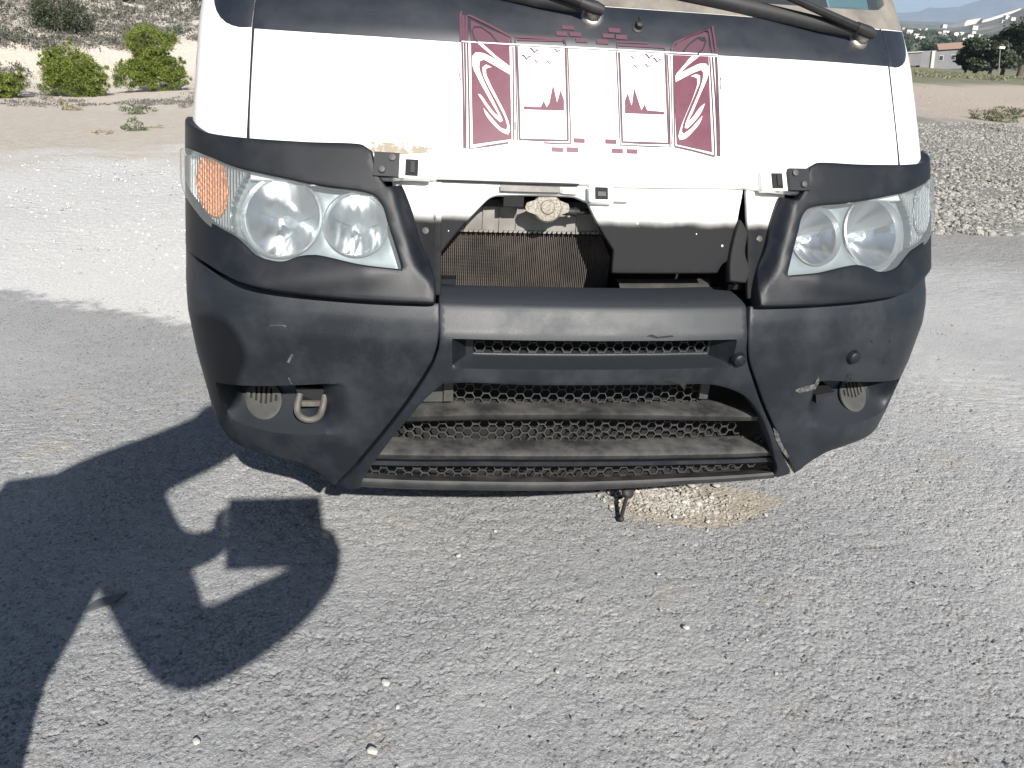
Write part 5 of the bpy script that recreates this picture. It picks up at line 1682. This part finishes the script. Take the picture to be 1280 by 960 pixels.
# positions (x, z, y)
joint('pelvis', -1.08, .99, -1.66, .155)
joint('belly', -1.0, 1.23, -1.66, .16)
joint('chest', -1.05, 1.40, -1.66, .19)
joint('upper', -1.02, 1.575, -1.66, .178)
joint('neck', -.80, 1.60, -1.665, .095)
joint('jaw', -.665, 1.665, -1.67, .092)
joint('head', -.585, 1.745, -1.675, .112)
joint('crown', -.56, 1.815, -1.68, .070)
joint('nose', -.555, 1.645, -1.665, .030)
for s, k in ((1, 'l'), (-1, 'r')):
    joint('hip'+k, -1.06, .93, -1.66+.09*s, .105)
    joint('knee'+k, -1.04+.02*s, .52, -1.66+.11*s, .068)
    joint('ankle'+k, -1.12+.03*s, .10, -1.66+.12*s, .048)
    joint('heel'+k, -1.14+.03*s, .045, -1.66+.12*s, .042)
    joint('toe'+k, -.93+.03*s, .035, -1.66+.14*s, .035)
# right arm: low elbow, hand at the tablet's right end; left arm: short way to its left end
joint('shr', -.83, 1.41, -1.80, .11)
joint('elr', -.645, 1.05, -1.76, .092)
joint('wrr', -.42, 1.155, -1.73, .068)
joint('pmr', -.318, 1.225, -1.70, .046)
joint('shl', -.90, 1.45, -1.55, .085)
joint('ell', -.75, 1.225, -1.62, .075)
joint('wrl', -.645, 1.262, -1.67, .045)
joint('pml', -.590, 1.295, -1.70, .032)
E_ = [('pelvis', 'belly'), ('belly', 'chest'), ('chest', 'upper'), ('upper', 'neck'), ('neck', 'jaw'), ('jaw', 'head'), ('head', 'crown'), ('jaw', 'nose')]
for k in 'lr':
    E_ += [('pelvis', 'hip'+k), ('hip'+k, 'knee'+k), ('knee'+k, 'ankle'+k), ('ankle'+k, 'heel'+k), ('ankle'+k, 'toe'+k), ('upper', 'sh'+k), ('sh'+k, 'el'+k), ('el'+k, 'wr'+k), ('wr'+k, 'pm'+k)]
for k, sx_, px0, pz0 in (('r', 1, -.305, 1.215), ('l', -1, -.590, 1.295)):
    for f in range(4):
        joint('fa%s%d' % (k, f), px0+.012*sx_, pz0+.015+.022*f, -1.680, .010)
        joint('fb%s%d' % (k, f), px0+(.010-.004*abs(f-1.5))*sx_, pz0+.020+.023*f, -1.668, .009)
        joint('fc%s%d' % (k, f), px0-(.022+.004*(f % 2))*sx_, pz0+.022+.023*f, -1.661, .008)
        E_ += [('pm'+k, 'fa%s%d' % (k, f)), ('fa%s%d' % (k, f), 'fb%s%d' % (k, f)), ('fb%s%d' % (k, f), 'fc%s%d' % (k, f))]
    joint('ta'+k, px0-.012*sx_, pz0+.005, -1.715, .011)
    joint('tb'+k, px0-.045*sx_, pz0+.030, -1.703, .009)
    E_ += [('pm'+k, 'ta'+k), ('ta'+k, 'tb'+k)]
names = list(J)
bm_ = bpy.data.meshes.new('body')
bm_.from_pydata([J[k][0] for k in names], [(names.index(a), names.index(b)) for a, b in E_], [])
body = bpy.data.objects.new('body', bm_)
COL.objects.link(body)
body.parent = person
sk = body.modifiers.new('skin', 'SKIN')
sk.use_smooth_shade = True
if not bm_.skin_vertices:
    with bpy.context.temp_override(object=body, active_object=body):
        bpy.ops.mesh.customdata_skin_add()
for i, k in enumerate(names):
    r = J[k][1]
    bm_.skin_vertices[0].data[i].radius = (r, r)
    bm_.skin_vertices[0].data[i].use_root = (k == 'pelvis')
body.modifiers.new('subdivision', 'SUBSURF').render_levels = 2
MP = pbr('clothes_and_skin', (.06, .07, .10), .85)
K_ = NT(MP)
tcn = K_.n('ShaderNodeTexCoord')
sxx = K_.n('ShaderNodeSeparateXYZ')
K_.l(tcn.outputs['Object'], sxx.inputs[0])
skn = K_.math('MAXIMUM', K_.mapr(sxx.outputs[2], 1.585, 1.60), K_.mapr(sxx.outputs[0], .42, .44))
K_.l(K_.mix(skn, (.06, .07, .10), (.42, .26, .19)), MP.node_tree.nodes['Principled BSDF'].inputs['Base Color'])
bm_.materials.append(MP)
hair = MB()
hc = Vector((-.585-PS[0], -1.675-PS[1], 1.745))
hair.revolve([(.104*math.sin(t), .112*math.cos(t)) for t in np.linspace(.02, 1.75, 12)], hc+Vector((-.005, 0, .012)), (-.25, 0, 1), 24)
hair.build('hair', pbr('dark_hair', (.03, .022, .018), .7, bump=(80, .6, .004)), person, True)
tab = empty('tablet', (-.445, -1.685, 1.325))
tag(tab, 'tablet held up in landscape by the person behind the viewpoint', 'tablet')
t_ = MB()
t_.box((0, 0, 0), (.262, .008, .196), Matrix.Rotation(math.radians(-20), 3, 'X'))
t_.build('case', pbr('tablet_case', (.03, .03, .032), .4), tab)
MB().box((0, -.0046, -.0017), (.24, .001, .176), Matrix.Rotation(math.radians(-20), 3, 'X')).build('display', pbr('display_glass', (.01, .01, .012), .05), tab)

# ------------------------------------------------------------------ the air over the valley
hz = MB()
hz.box((0, 2500, 420), (30000, 26000, 960))
haze = hz.build('haze', None)
MH = bpy.data.materials.new('valley_haze')
MH.use_nodes = True
nt = MH.node_tree
nt.nodes.remove(nt.nodes['Principled BSDF'])
pv = nt.nodes.new('ShaderNodeVolumePrincipled')
pv.inputs['Color'].default_value = (.52, .70, .96, 1)
pv.inputs['Density'].default_value = 9e-5
nt.links.new(pv.outputs[0], nt.nodes['Material Output'].inputs['Volume'])
haze.data.materials.append(MH)
tag(haze, kind='stuff')
